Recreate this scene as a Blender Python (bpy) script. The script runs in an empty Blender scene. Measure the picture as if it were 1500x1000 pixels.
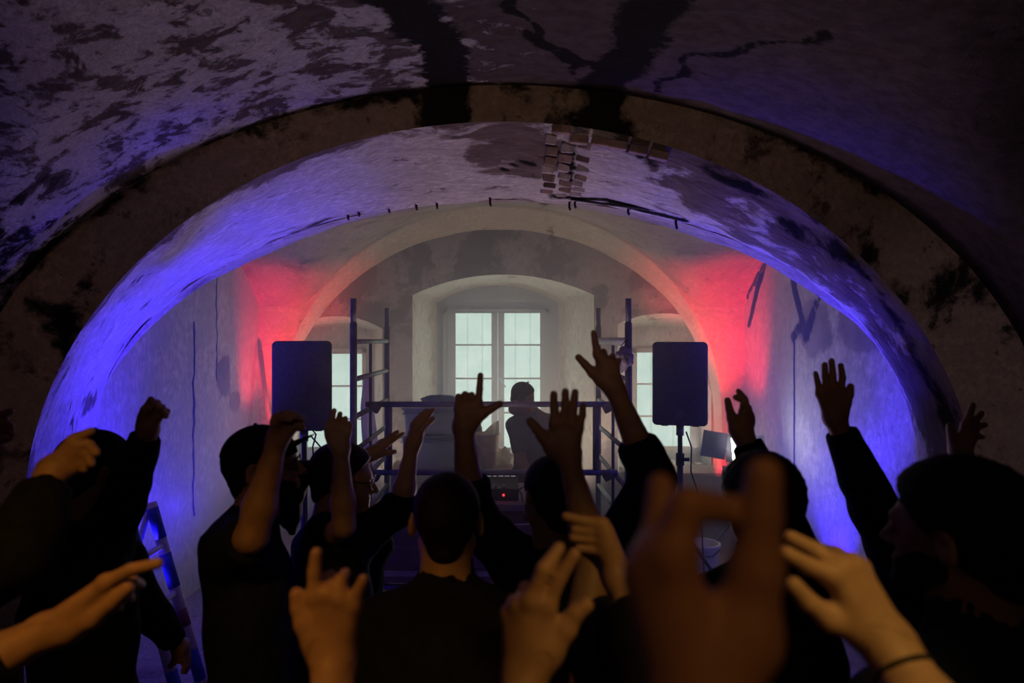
import bpy, bmesh, math, random
import numpy as np
from mathutils import Vector, Matrix, Euler
random.seed(7)
C = bpy.context.scene.collection
SC = bpy.context.scene
PI = math.pi

# ------------------------------------------------------------------ camera
CZ, F, VX, VY = 2.1, 1000.0, 730.0, 497.0
def W(px, py, d):
    """measured point of the photograph at depth d (metres) -> world"""
    return Vector(((px - VX) * d / F, d, CZ - (py - VY) * d / F))
cam_data = bpy.data.cameras.new('camera')
cam = bpy.data.objects.new('camera', cam_data)
C.objects.link(cam)
cam.location = (0, 0, CZ)
cam.rotation_euler = (PI / 2, 0, 0)
cam_data.sensor_width = 36
cam_data.lens = 24
cam_data.shift_x = (750 - VX) / 1500
cam_data.shift_y = (VY - 500) / 1500
cam_data.clip_start = 0.02
cam_data.dof.use_dof = True
cam_data.dof.focus_distance = 4.6
cam_data.dof.aperture_fstop = 2.4
SC.camera = cam

# ------------------------------------------------------------------ world, lights, exposure
SC.view_settings.view_transform = 'Standard'
SC.view_settings.look = 'None'
SC.view_settings.exposure = 0.0
SC.view_settings.gamma = 1.0
SC.view_settings.use_curve_mapping = False
w = bpy.data.worlds.new('overcast_sky')
SC.world = w
w.use_nodes = True
w.node_tree.nodes['Background'].inputs[0].default_value = (0.80, 0.95, 0.93, 1)
w.node_tree.nodes['Background'].inputs[1].default_value = 1.05
SC.cycles.volume_bounces = 0
SC.cycles.max_bounces = 6
SC.cycles.diffuse_bounces = 4
SC.cycles.sample_clamp_indirect = 3.0
SC.cycles.use_denoising = True

def lamp(name, kind, loc, target, energy, color, size=0.1, spot=60, blend=0.5, size_y=None):
    L = bpy.data.lights.new(name, kind)
    L.energy = energy
    L.color = color
    if kind == 'AREA':
        L.shape = 'RECTANGLE'
        L.size = size
        L.size_y = size_y or size
    else:
        L.shadow_soft_size = size
    if kind == 'SPOT':
        L.spot_size = math.radians(spot)
        L.spot_blend = blend
    o = bpy.data.objects.new(name, L)
    C.objects.link(o)
    o.location = loc
    o.rotation_euler = (Vector(target) - Vector(loc)).to_track_quat('-Z', 'Y').to_euler()
    return o
BLUE, RED = (0.045, 0.02, 1.0), (1.0, 0.02, 0.035)
DAY, WARM = (0.86, 1.0, 0.96), (1.0, 0.72, 0.52)
lamp('daylight_centre', 'AREA', (0, 8.12, 1.6), (0, 0, 1.3), 8, DAY, 1.0, size_y=1.5)
lamp('daylight_left', 'AREA', (-1.93, 8.02, 1.4), (-1.6, 0, 1.2), 3, DAY, 0.66, size_y=1.0)
lamp('daylight_right', 'AREA', (1.93, 8.02, 1.4), (1.6, 0, 1.2), 3, DAY, 0.66, size_y=1.0)
lamp('led_blue_left', 'SPOT', (-2.20, 4.22, 0.35), (-2.06, 4.36, 2.4), 520, BLUE, 0.05, 62, 1.0)
lamp('led_blue_left_wash', 'POINT', (-2.25, 4.72, 0.95), (0, 0, 0), 9, BLUE, 0.08)
lamp('led_blue_left_pier', 'SPOT', (-2.05, 3.95, 0.5), (-2.5, 3.85, 1.7), 60, BLUE, 0.06, 110, 1.0)
lamp('led_blue_right', 'SPOT', (2.28, 4.52, 0.55), (2.02, 4.34, 2.5), 520, BLUE, 0.05, 62, 1.0)
lamp('led_blue_right_wash', 'POINT', (2.34, 4.66, 1.3), (0, 0, 0), 6, BLUE, 0.08)
lamp('led_red_left', 'SPOT', (-2.08, 6.45, 0.8), (-2.26, 7.15, 2.2), 420, RED, 0.05, 54, 1.0)
lamp('led_red_right', 'SPOT', (2.10, 6.45, 0.8), (2.30, 7.08, 2.3), 560, RED, 0.05, 54, 1.0)
lamp('work_light_up', 'SPOT', (0.75, 7.05, 0.45), (0.2, 7.4, 3.4), 64, WARM, 0.15, 150, 0.7)
lamp('work_light_left', 'SPOT', (-1.35, 7.15, 0.5), (-1.3, 7.5, 3.0), 24, (1.0, 0.8, 0.66), 0.15, 140, 0.7)
lamp('work_light_flood', 'SPOT', (2.0, 6.85, 1.02), (1.5, 7.7, 1.5), 26, (1, .88, .76), 0.06, 140, 0.7)
lamp('work_light_side', 'SPOT', (2.05, 6.12, 1.10), (2.6, 5.3, 1.7), 13, (0.95, .95, 1.0), 0.06, 140, 0.9)
lamp('added_stage_fill', 'SPOT', (0.20, 4.12, 0.95), (0.0, 3.5, 3.1), 46, (1.0, 0.70, 0.80), 0.25, 150, 0.9)  # added pinkish fill for soffit and near vault, no visible source
lamp('added_left_wall_fill', 'SPOT', (-1.45, 6.75, 0.7), (-2.53, 5.3, 1.8), 14, (1.0, 0.84, 0.86), 0.1, 120, 1.0)  # added fill that brightens the left bay wall, not a fixture
lamp('rear_room_lamp', 'POINT', (0.5, -1.3, 3.0), (0, 3, 2), 1.5, (1.0, 0.62, 0.36), 0.15)
lamp('added_rear_wash', 'SPOT', (0.0, -1.3, 2.85), (0.0, 3.6, 3.85), 60, (1.0, 0.66, 0.46), 0.15, 70, 1.0)  # unseen wash added to warm the rib face and upper vault
lamp('amber_fill_left', 'SPOT', (-0.70, 0.15, 2.9), (-0.60, 1.07, 1.67), 46, (1.0, 0.48, 0.07), 0.06, 44, 0.9)  # added spot over the lower left hands, cone kept off the crowd behind
lamp('amber_fill_right', 'SPOT', (0.75, 0.0, 2.9), (0.36, 0.86, 1.77), 30, (1.0, 0.62, 0.14), 0.06, 32, 0.7)  # added spot for the lower right hands, narrow so neighbours stay dark
lamp('amber_fill_centre', 'SPOT', (0.25, -0.6, 2.95), (0.14, 0.42, 1.88), 10, (1.0, 0.46, 0.10), 0.06, 36, 0.9)  # extra spot added to lift the nearest hand
lamp('added_pier_fill_right', 'SPOT', (2.3, -1.3, 2.6), (2.70, 3.6, 1.85), 75, (1.0, 0.74, 0.84), 0.1, 30, 0.9)  # unseen spot added to brighten the right pier
lamp('added_pier_fill_left', 'SPOT', (-2.3, -1.3, 2.6), (-2.70, 3.6, 1.85), 50, (1.0, 0.62, 0.50), 0.1, 30, 0.9)  # its counterpart, added to brighten the left pier

# ------------------------------------------------------------------ materials
def new_mat(name):
    m = bpy.data.materials.new(name)
    m.use_nodes = True
    nt = m.node_tree
    return m, nt, nt.nodes['Principled BSDF']
def N(nt, kind, **kw):
    n = nt.nodes.new(kind)
    for k, v in kw.items():
        setattr(n, k, v)
    return n
def mathn(nt, op, a, b, clamp=False):
    n = N(nt, 'ShaderNodeMath', operation=op, use_clamp=clamp)
    for i, v in enumerate((a, b)):
        if isinstance(v, (int, float)):
            n.inputs[i].default_value = v
        else:
            nt.links.new(v, n.inputs[i])
    return n.outputs[0]
def ramp(nt, v, lo, hi):
    n = N(nt, 'ShaderNodeMapRange', interpolation_type='SMOOTHSTEP')
    nt.links.new(v, n.inputs[0])
    n.inputs[1].default_value = lo
    n.inputs[2].default_value = hi
    return n.outputs[0]
def mixc(nt, f, a, b):
    n = N(nt, 'ShaderNodeMix', data_type='RGBA')
    if isinstance(f, (int, float)):
        n.inputs[0].default_value = f
    else:
        nt.links.new(f, n.inputs[0])
    for i, v in ((6, a), (7, b)):
        if isinstance(v, tuple):
            n.inputs[i].default_value = (*v, 1)
        else:
            nt.links.new(v, n.inputs[i])
    return n.outputs[2]
def noise(nt, vec, scale, detail=6, rough=0.6, dist=0.0):
    n = N(nt, 'ShaderNodeTexNoise')
    n.inputs['Scale'].default_value = scale
    n.inputs['Detail'].default_value = detail
    n.inputs['Roughness'].default_value = rough
    n.inputs['Distortion'].default_value = dist
    nt.links.new(vec, n.inputs['Vector'])
    return n.outputs['Fac']
def attr(nt, name):
    return N(nt, 'ShaderNodeAttribute', attribute_name=name).outputs['Fac']
def plaster(name, light, bare, soot_shade=(0.012, 0.010, 0.009), scale=3.0, bare_at=0.62, stretch=(1, 1, 1), edge=0.04, bump=0.9, pits=0.6, grain=(1, 1, 1)):
    """limewash over bare plaster; 'peel' and 'soot' mesh attributes shift where it has gone"""
    m, nt, b = new_mat(name)
    tc = N(nt, 'ShaderNodeTexCoord').outputs['Object']
    mp = N(nt, 'ShaderNodeMapping')
    mp.inputs['Scale'].default_value = stretch
    nt.links.new(tc, mp.inputs[0])
    v = mp.outputs[0]
    big = noise(nt, v, scale, 9, 0.68, 0.3)
    fine = noise(nt, v, scale * 9, 8, 0.7)
    mid = noise(nt, v, scale * 2.3, 6, 0.6)
    tone = mixc(nt, ramp(nt, fine, 0.3, 0.7), tuple(c * 0.58 for c in light), tuple(c * 1.06 for c in light))
    tone = mixc(nt, ramp(nt, mid, 0.35, 0.75), tone, tuple(c * 0.68 for c in light))
    mg_ = N(nt, 'ShaderNodeMapping')
    mg_.inputs['Scale'].default_value = grain
    nt.links.new(tc, mg_.inputs[0])
    grit = noise(nt, mg_.outputs[0], 34, 5, 0.65, 0.4)
    patch = noise(nt, mg_.outputs[0], 1.1, 4, 0.6, 0.2)
    tone = mixc(nt, mathn(nt, 'MULTIPLY', ramp(nt, grit, 0.40, 0.72), 0.55), tone, tuple(c * 0.45 for c in light))
    tone = mixc(nt, mathn(nt, 'MULTIPLY', ramp(nt, patch, 0.48, 0.60), 0.45), tone, tuple(c * 0.62 for c in light))
    pitn = noise(nt, mg_.outputs[0], 15, 3, 0.5, 0.6)
    pit = mathn(nt, 'MULTIPLY', ramp(nt, pitn, 0.66, 0.71), pits)
    tone = mixc(nt, pit, tone, tuple(c * 0.35 for c in bare))
    pk = mathn(nt, 'ADD', big, attr(nt, 'peel'))
    pm = ramp(nt, pk, bare_at - edge, bare_at + edge)
    btone = mixc(nt, ramp(nt, mid, 0.3, 0.7), tuple(c * 0.6 for c in bare), bare)
    col = mixc(nt, pm, tone, btone)
    sk = mathn(nt, 'ADD', mathn(nt, 'MULTIPLY', mathn(nt, 'SUBTRACT', big, 0.5), 2.6), attr(nt, 'soot_shade'))
    sm = ramp(nt, sk, 0.32, 0.72)
    col = mixc(nt, sm, col, soot_shade)
    nt.links.new(col, b.inputs['Base Color'])
    b.inputs['Roughness'].default_value = 0.92
    b.inputs['Specular IOR Level'].default_value = 0.2
    hgt = mathn(nt, 'SUBTRACT', mathn(nt, 'ADD', mathn(nt, 'MULTIPLY', fine, 0.5), mathn(nt, 'MULTIPLY', big, 1.2)), mathn(nt, 'ADD', mathn(nt, 'MULTIPLY', pm, 0.25), mathn(nt, 'MULTIPLY', grit, -0.35)))
    bp = N(nt, 'ShaderNodeBump')
    bp.inputs['Strength'].default_value = bump
    bp.inputs['Distance'].default_value = 0.03
    nt.links.new(hgt, bp.inputs['Height'])
    nt.links.new(bp.outputs[0], b.inputs['Normal'])
    return m
def simple(name, col, rough=0.6, metal=0.0, var=0.25, scale=12, emit=None, spec=0.5):
    m, nt, b = new_mat(name)
    tc = N(nt, 'ShaderNodeTexCoord').outputs['Object']
    f = noise(nt, tc, scale, 5, 0.6)
    nt.links.new(mixc(nt, ramp(nt, f, 0.3, 0.7), tuple(c * (1 - var) for c in col), col), b.inputs['Base Color'])
    b.inputs['Roughness'].default_value = rough
    b.inputs['Metallic'].default_value = metal
    b.inputs['Specular IOR Level'].default_value = spec
    if emit:
        b.inputs['Emission Color'].default_value = (*col, 1)
        b.inputs['Emission Strength'].default_value = emit
    return m
LIME, BROWN = (0.60, 0.54, 0.55), (0.17, 0.125, 0.115)
M = {}
M['vault_near'] = plaster('peeling_limewash_vault', (0.66, 0.60, 0.62), (0.13, 0.10, 0.095), scale=7.0, bare_at=0.485, stretch=(0.8, 1.1, 1), edge=0.04)
M['rib_face'] = plaster('sooty_rib_plaster', (0.46, 0.35, 0.27), (0.11, 0.08, 0.065), scale=3.2, bare_at=0.53, edge=0.05)
M['soffit'] = plaster('rib_soffit_limewash', (0.80, 0.74, 0.75), (0.22, 0.17, 0.16), grain=(0.35, 1.4, 0.4), scale=4.5, bare_at=0.63, stretch=(0.5, 1.7, 0.55), edge=0.05)
M['vault_far'] = plaster('inner_vault_plaster', (0.58, 0.49, 0.48), (0.25, 0.19, 0.18), scale=2.6, bare_at=0.6, edge=0.12)
M['wall_side'] = plaster('smooth_side_wall_plaster', (0.74, 0.68, 0.68), (0.36, 0.31, 0.32), scale=1.5, bare_at=0.68, edge=0.05, bump=0.35, pits=0.25, grain=(1, 1, 0.35))
M['wall_end'] = plaster('end_wall_plaster', (0.58, 0.50, 0.50), (0.25, 0.20, 0.21), scale=1.3, bare_at=0.50, edge=0.03, bump=0.5)
M['reveal'] = plaster('window_reveal_limewash', (0.82, 0.77, 0.72), (0.40, 0.36, 0.33), scale=3, bare_at=0.64, stretch=(1, 1, 0.6), edge=0.05, grain=(1, 1, 0.4))
M['back_rib'] = plaster('back_rib_limewash', (0.86, 0.75, 0.66), (0.40, 0.32, 0.27), scale=3, bare_at=0.68, edge=0.05, bump=0.7, grain=(0.5, 1.2, 0.5))
M['floor'] = plaster('dusty_stone_floor', (0.42, 0.36, 0.34), (0.22, 0.18, 0.17), scale=2, bare_at=0.58, edge=0.1)
M['brick'] = simple('old_clay_brick', (0.34, 0.24, 0.22), 0.95, var=0.5, scale=14)
M['brick_b'] = simple('limewashed_brick', (0.52, 0.45, 0.46), 0.95, var=0.4, scale=14)
M['brick_c'] = simple('sooty_brick', (0.14, 0.10, 0.095), 0.95, var=0.5, scale=14)
M['iron'] = simple('black_iron', (0.02, 0.02, 0.024), 0.6, 0.3)
M['frame_white'] = simple('grey_white_window_paint', (0.42, 0.44, 0.46), 0.5, var=0.12)
M['frame_cream'] = simple('cream_window_paint', (0.55, 0.46, 0.40), 0.5, var=0.12)
M['crack'] = simple('crack_line_dark', (0.05, 0.042, 0.05), 0.95)  # dark tone of the crack and seam lines

# ------------------------------------------------------------------ mesh helpers
def add_box(bm, c, s, rot=None, taper=None):
    vs = []
    for z in (-1, 1):
        for y in (-1, 1):
            for x in (-1, 1):
                k = taper if (taper and z > 0) else 1
                p = Vector((x * s[0] / 2 * k, y * s[1] / 2 * k, z * s[2] / 2))
                if rot is not None:
                    p = rot @ p
                vs.append(bm.verts.new(p + Vector(c)))
    for f in ((0, 2, 3, 1), (4, 5, 7, 6), (0, 1, 5, 4), (2, 6, 7, 3), (0, 4, 6, 2), (1, 3, 7, 5)):
        bm.faces.new([vs[i] for i in f])
    return vs
def frame_of(d):
    d = d.normalized()
    u = d.cross(Vector((0, 0, 1)) if abs(d.z) < 0.9 else Vector((1, 0, 0))).normalized()
    return u, d.cross(u).normalized()
def add_tube(bm, pts, r, n=10, cap=True):
    pts = [Vector(p) for p in pts]
    rs = r if isinstance(r, (list, tuple)) else [r] * len(pts)
    rings = []
    u = None
    for i, p in enumerate(pts):
        d = (pts[min(i + 1, len(pts) - 1)] - pts[max(i - 1, 0)]).normalized()
        if u is None:
            u, v = frame_of(d)
        else:
            u = (u - d * u.dot(d)).normalized()
            v = d.cross(u).normalized()
        rings.append([bm.verts.new(p + (u * math.cos(2 * PI * k / n) + v * math.sin(2 * PI * k / n)) * rs[i]) for k in range(n)])
    for a, b in zip(rings, rings[1:]):
        for k in range(n):
            bm.faces.new((a[k], a[(k + 1) % n], b[(k + 1) % n], b[k]))
    if cap:
        bm.faces.new(rings[0][::-1])
        bm.faces.new(rings[-1])
def add_lathe(bm, c, prof, n=20, axis='Z', rot=None):
    c = Vector(c)
    rings = []
    for r, h in prof:
        ring = []
        for k in range(n):
            a = 2 * PI * k / n
            p = Vector((r * math.cos(a), r * math.sin(a), h))
            if axis == 'Y':
                p = Vector((p.x, p.z, p.y))
            elif axis == 'X':
                p = Vector((p.z, p.x, p.y))
            if rot is not None:
                p = rot @ p
            ring.append(bm.verts.new(c + p))
        rings.append(ring)
    for a, b in zip(rings, rings[1:]):
        for k in range(n):
            bm.faces.new((a[k], a[(k + 1) % n], b[(k + 1) % n], b[k]))
    bm.faces.new(rings[0][::-1])
    bm.faces.new(rings[-1])
def bevel(bm, w, seg=2):
    bmesh.ops.bevel(bm, geom=list(bm.edges), offset=w, segments=seg, affect='EDGES', profile=0.6)
def grid(bm, rows, closed=False):
    vs = [[bm.verts.new(p) for p in r] for r in rows]
    for a, b in zip(vs, vs[1:]):
        for k in range(len(a) - 1):
            bm.faces.new((a[k], a[k + 1], b[k + 1], b[k]))
    return vs
ORG = {}
def obj(name, bm, m, parent=None, smooth=False, kind=None, label=None, cat=None, group=None, at=None):
    """link one mesh built in world coordinates; its origin is the parent's base (or its own base when top-level)"""
    if isinstance(bm, bmesh.types.BMesh):
        bmesh.ops.recalc_face_normals(bm, faces=bm.faces)
        me = bpy.data.meshes.new(name)
        bm.to_mesh(me)
        bm.free()
    else:
        me = bm
    if at is not None:
        o0 = Vector(at)
    elif parent is not None:
        o0 = ORG[parent.name]
    else:
        co = [v.co for v in me.vertices]
        o0 = Vector(((min(c.x for c in co) + max(c.x for c in co)) / 2, (min(c.y for c in co) + max(c.y for c in co)) / 2, min(c.z for c in co)))
        if kind == 'structure':
            o0 = Vector((0, 0, 0))
    me.transform(Matrix.Translation(-o0))
    for mm in (m if isinstance(m, (list, tuple)) else [m]):
        me.materials.append(mm)
    if smooth:
        me.polygons.foreach_set('use_smooth', [True] * len(me.polygons))
    o = bpy.data.objects.new(name, me)
    C.objects.link(o)
    if parent is not None:
        o.parent = parent
        o.location = o0 - ORG[parent.name]
    else:
        o.location = o0
    ORG[o.name] = o0
    tag(o, label, cat, group, kind)
    return o
def tag(o, label=None, cat=None, group=None, kind=None):
    if label: o['label'] = label
    if cat: o['category'] = cat
    if group: o['group'] = group
    if kind: o['kind'] = kind
    return o
def thing(name, loc, label, cat, group=None):
    o = bpy.data.objects.new(name, None)
    C.objects.link(o)
    o.location = loc
    o.empty_display_size = 0.1
    ORG[o.name] = Vector(loc)
    return tag(o, label, cat, group)
def BM(): return bmesh.new()
def set_attr(o, name, fn):
    me = o.data
    a = me.attributes.new(name, 'FLOAT', 'POINT')
    a.data.foreach_set('value', [fn(v.co) for v in me.vertices])
def segd(px, py, pts):
    """distance in the plane to a polyline"""
    best = 9
    for (ax, ay), (bx, by) in zip(pts, pts[1:]):
        dx, dy = bx - ax, by - ay
        t = max(0, min(1, ((px - ax) * dx + (py - ay) * dy) / (dx * dx + dy * dy + 1e-9)))
        best = min(best, math.hypot(px - ax - t * dx, py - ay - t * dy))
    return best
def fall(d, w): return max(0.0, 1 - d / w)
def bump(x, y, cx, cy, rx, ry):
    return max(0.0, 1 - math.hypot((x - cx) / rx, (y - cy) / ry))

# ------------------------------------------------------------------ the vaulted room
Y0, Y1, Y2, Y3 = 3.6, 4.25, 7.2, 7.6          # rib front, rib back, back-rib front, end wall
XN, XF, YB = 2.92, 2.53, -1.6                 # half widths of near / far bay, rear wall
def ell(x, cx, a, s, r):
    u = min(1.0, abs((x - cx) / a))
    return s + r * math.sqrt(max(0.0, 1 - u * u))
def prof(cx, a, s, r, n=64, zlow=0.0):
    """(x, z) points from the left foot over the crown to the right foot"""
    pts = [(cx - a, zlow + (s - zlow) * k / 10) for k in range(10)]
    pts += [(cx - a * math.cos(PI * k / n), s + r * math.sin(PI * k / n)) for k in range(n + 1)]
    pts += [(cx + a, s + (zlow - s) * k / 10) for k in range(1, 11)]
    return pts
OUT = (0.02, 2.92, 1.37, 2.07)                # outer edge of the front face of the big rib
INF = (0.018, 2.52, 1.153, 2.095)             # its inner edge, front
INB = (0.042, 2.55, 1.49, 1.48)               # its inner edge, back
BRO = (0.022, 2.34, 1.308, 2.218)             # back rib, outer edge (front)
BRI = (0.022, 2.37, 1.264, 2.06)              # back rib, inner edge (end wall)
def wob(x, y, z, s=1.0, k=0.02):
    from mathutils import noise as mn
    return (mn.noise(Vector((x, y, z)) * s) + 0.5 * mn.noise(Vector((x, y, z)) * s * 2.7)) * k
def h_near(x, y):
    h1 = ell(x, OUT[0], OUT[1], OUT[2], OUT[3])
    h2 = ell(y, 1.0, 2.6, 1.37, 2.13)
    k = 0.12
    return max(h1, h2) + max(k - abs(h1 - h2), 0) ** 2 / (4 * k)
def h2_far(y): return ell(y, 5.92, 1.66, 1.47, 1.53)
def h_far(x, y):
    t = max(0, min(1.15, (y - Y1) / (Y2 - Y1)))
    h1 = ell(x, *INB) * (1 - t) + ell(x, *BRO) * t
    h2 = h2_far(y)
    k = 0.35
    return max(h1, h2) + max(k - abs(h1 - h2), 0) ** 2 / (4 * k)
# floor
bm = BM()
grid(bm, [[Vector((x * 0.29, y, 0)) for x in range(-11, 12)] for y in [YB - 0.2 + 0.3 * k for k in range(34)]])
fl = obj('floor', bm, M['floor'], kind='structure', label='dusty pale stone floor of the vaulted cellar')
# near vault
xs = [-XN + 2 * XN * k / 190 for k in range(191)]
ys = [YB + (2.0 - YB) * k / 30 for k in range(30)] + [2.0 + (Y0 - 2.0) * k / 66 for k in range(67)] + [Y0 + 0.06]
bm = BM()
grid(bm, [[Vector((x, y, h_near(x, y) + (wob(x, y, 0, 2.0, 0.025) if y < Y0 - 0.05 else 0))) for x in xs] for y in ys])
ceil = obj('ceiling', bm, M['vault_near'], smooth=True, kind='structure', label='peeling limewashed groin vault above the crowd')
CR = [[(-0.42, 2.6), (-0.25, 3.1), (-0.27, 3.6)], [(0.62, 2.6), (0.60, 3.1), (0.52, 3.6)]]
FINE = [[(1.25, 2.6), (1.02, 2.85), (0.87, 3.02), (0.84, 3.25), (0.78, 3.5)], [(0.05, 2.75), (0.085, 2.85), (0.18, 3.0), (0.29, 3.2), (0.42, 3.25)], [(0.10, 3.0), (0.18, 3.05), (0.31, 3.1), (0.40, 3.36)]]
def near_soot_shade(c):
    s = max(fall(segd(c.x, c.y, p), 0.17) * 1.6 for p in CR)
    s = max(s, max(fall(segd(c.x + 0.03 * math.sin(c.y * 23), c.y + 0.03 * math.sin(c.x * 17), p), 0.045) * 1.1 for p in FINE))
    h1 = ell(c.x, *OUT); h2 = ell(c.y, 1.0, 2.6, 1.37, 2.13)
    s = max(s, min(0.5, max(0, (h2 - h1) * 0.9)))  # shade of the unlit side webs, painted through the mask
    if c.x < -1.9: s = max(s, min(0.62, (-c.x - 1.9) * 1.3) * (1 if c.z < 2.75 else 0.5))  # darker again towards the left edge
    return s
set_attr(ceil, 'soot_shade', near_soot_shade)
set_attr(ceil, 'peel', lambda c: 0.22 * max(0, min(1, (c.x + 0.35) / 0.9)) + 0.05 * max(0, min(1, (c.x - 0.6))) - 0.05 * max(0, min(1, (-0.5 - c.x))))
# front face of the big rib, with its piers
bm = BM()
po, pi = prof(OUT[0], OUT[1] + 0.15, OUT[2], OUT[3] + 0.15, n=140), prof(*INF, n=140)
rows = []
for k in range(7):
    t = k / 6
    rows.append([Vector((a[0] * (1 - t) + b[0] * t, Y0 + (wob(a[0], k * 0.2, a[1], 3, 0.012) if k < 6 else 0), a[1] * (1 - t) + b[1] * t)) for a, b in zip(po, pi)])
grid(bm, rows)
face = obj('wall_front', bm, M['rib_face'], smooth=True, kind='structure', label='sooty brown front face of the wide brick arch')
set_attr(face, 'soot_shade', lambda c: max(fall(abs(c.x + 0.27), 0.22) * 1.3 if c.z > 3 else 0, fall(abs(c.x - 0.56), 0.25) * 1.3 if c.z > 3 else 0,
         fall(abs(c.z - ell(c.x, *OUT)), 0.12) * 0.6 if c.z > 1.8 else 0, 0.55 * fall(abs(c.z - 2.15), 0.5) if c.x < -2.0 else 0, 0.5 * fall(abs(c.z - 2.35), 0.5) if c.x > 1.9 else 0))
set_attr(face, 'peel', lambda c: -0.06)
# soffit of the big rib
bm = BM()
pa, pb = prof(*INF, n=140), prof(*INB, n=140)
rows = []
for k in range(21):
    t = k / 20
    e = 0.0 if k in (0,) else 1.0
    row = []
    for a, b in zip(pa, pb):
        x, z = a[0] * (1 - t) + b[0] * t, a[1] * (1 - t) + b[1] * t
        nx, nz = x, (z - 1.2) if z > 1.2 else 0
        l = math.hypot(nx, nz) + 1e-6
        q = wob(x, Y0 + t * 0.65, z, 2.6, 0.028) * (0.0 if k == 0 else 1) - (0.14 * math.sin(PI * min(1, t / 0.9)) * max(0, min(1, x / 1.2)) if z > 1.0 else 0)
        row.append(Vector((x + nx / l * q, Y0 + (Y1 - Y0) * t, z + nz / l * q)))
    rows.append(row)
grid(bm, rows)
sof = obj('trim_1', bm, M['soffit'], smooth=True, kind='structure', label='limewashed underside of the wide arch lit blue at its feet')
def sof_soot(c):
    s = 0.0
    if c.z > 2.6:
        s = max(fall(abs(c.x - 0.36), 0.10) * 0.42, fall(abs(c.x - 0.22), 0.03) * 0.7, fall(abs(c.x - 0.33), 0.03) * 0.9, fall(abs(c.x - 0.42), 0.03) * 0.9) * (1 if c.y < 4.1 else 0.5)
        s = max(s, fall(segd(c.x, c.y, [(0.0, 3.98), (0.12, 3.9), (0.22, 3.9)]), 0.03) * 1.0, fall(segd(c.x, c.y, [(0.3, 4.17), (0.7, 4.2), (1.15, 4.22)]), 0.04))
    if c.x > 0.6: s = max(s, fall(abs(c.y - 3.66 - 0.03 * math.sin(c.x * 9)), 0.06) * 0.75)
    s = max(s, fall(segd(c.x, c.z, [(1.5, 2.9), (1.7, 2.75)]), 0.06) * 0.5)
    return s
set_attr(sof, 'soot_shade', sof_soot)
def sof_peel(c):
    p = 0.0
    if c.z > 2.6: p += 0.75 * min(0.3, bump(c.x, c.y, 0.1, 3.82, 0.36, 0.24))
    p += 0.16 * fall(c.y - Y0, 0.1)
    if c.x > 0.8: p += 0.26 * fall(c.y - Y0, 0.5)
    if c.x < -2.2: p += 0.35 * bump(c.y, c.z, 4.12, 1.72, 0.16, 0.14)
    if c.x > 2.2: p += 0.2 * bump(c.y, c.z, 3.8, 1.75, 0.3, 0.25)
    return p
set_attr(sof, 'peel', sof_peel)
# back face of the big rib (faces the far bay)
bm = BM()
p2 = prof(INB[0], INB[1] + 0.45, INB[2], INB[3] + 0.5)
grid(bm, [[Vector((a[0], Y1, a[1])) for a in prof(*INB)], [Vector((a[0], Y1, a[1])) for a in p2]])
obj('wall_arch_rear', bm, M['rib_face'], kind='structure', label='rear face of the wide arch towards the window bay')
# far vault
xs = [-XF - 0.05 + (2 * XF + 0.15) * k / 110 for k in range(111)]
ys = [Y1 + (Y3 - Y1) * k / 80 for k in range(81)]
bm = BM()
grid(bm, [[Vector((x, y, h_far(x, y) + (wob(x, y, 1, 2.2, 0.02) if Y1 + .03 < y < Y2 else 0))) for x in xs] for y in ys])
cf = obj('ceiling_far', bm, M['vault_far'], smooth=True, kind='structure', label='greyish plaster vault of the window bay lit red in its corners')
set_attr(cf, 'soot_shade', lambda c: 0.7 * fall(segd(c.x, c.y, [(0.3, 4.25), (0.45, 7.2)]), 0.10))
set_attr(cf, 'peel', lambda c: 0.0)
# side walls of both bays
def side_wall(name, x, ya, yb, top, m, label):
    bm = BM()
    rows = []
    ny = max(8, int((yb - ya) / 0.05))
    for k in range(ny + 1):
        y = ya + (yb - ya) * k / ny
        t = top(y)
        rows.append([Vector((x + wob(y, z * t / 44, x, 1.2, 0.008), y, z * t / 44)) for z in range(45)])
    grid(bm, rows)
    return obj(name, bm, m, smooth=True, kind='structure', label=label)
wl = side_wall('wall_left', -XF, Y1 - 0.02, Y3, lambda y: h2_far(y) + 0.12, M['wall_side'], 'smooth grey left wall of the window bay with a vertical crack')
wr = side_wall('wall_right', XF + 0.075, Y1 - 0.02, Y3, lambda y: h2_far(y) + 0.12, M['wall_side'], 'smooth grey right wall of the window bay with peeled plaster near the vault')
set_attr(wl, 'soot_shade', lambda c: 0.35 * fall(segd(c.y, c.z, [(6.1, 2.9), (6.12, 2.3)]), 0.04) + 0.35 * fall(segd(c.y, c.z, [(6.55, 2.9), (6.6, 2.1)]), 0.03))
set_attr(wl, 'peel', lambda c: 0.55 * max(bump(c.y, c.z, 6.3, 1.75, 0.30, 0.32), bump(c.y, c.z, 6.55, 1.5, 0.25, 0.2)))
def wr_soot(c):
    p = [[(6.15, 2.95), (6.02, 2.55), (5.85, 2.25), (6.05, 2.1)], [(5.35, 2.6), (5.62, 2.35), (5.8, 2.1)], [(6.6, 2.95), (6.75, 2.75), (6.95, 2.45), (7.08, 2.25)]]
    return max(fall(segd(c.y, c.z, q), 0.08) for q in p) * 1.15
set_attr(wr, 'soot_shade', wr_soot)
set_attr(wr, 'peel', lambda c: 0.6 * max(bump(c.y, c.z, 5.6, 2.2, 0.45, 0.32), bump(c.y, c.z, 4.95, 2.22, 0.5, 0.33)))
nl = side_wall('wall_left_near', -XN, YB, Y0, lambda y: ell(y, 1.0, 2.6, 1.37, 2.13) + 0.02, M['rib_face'], 'sooty left wall of the near bay')
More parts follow.
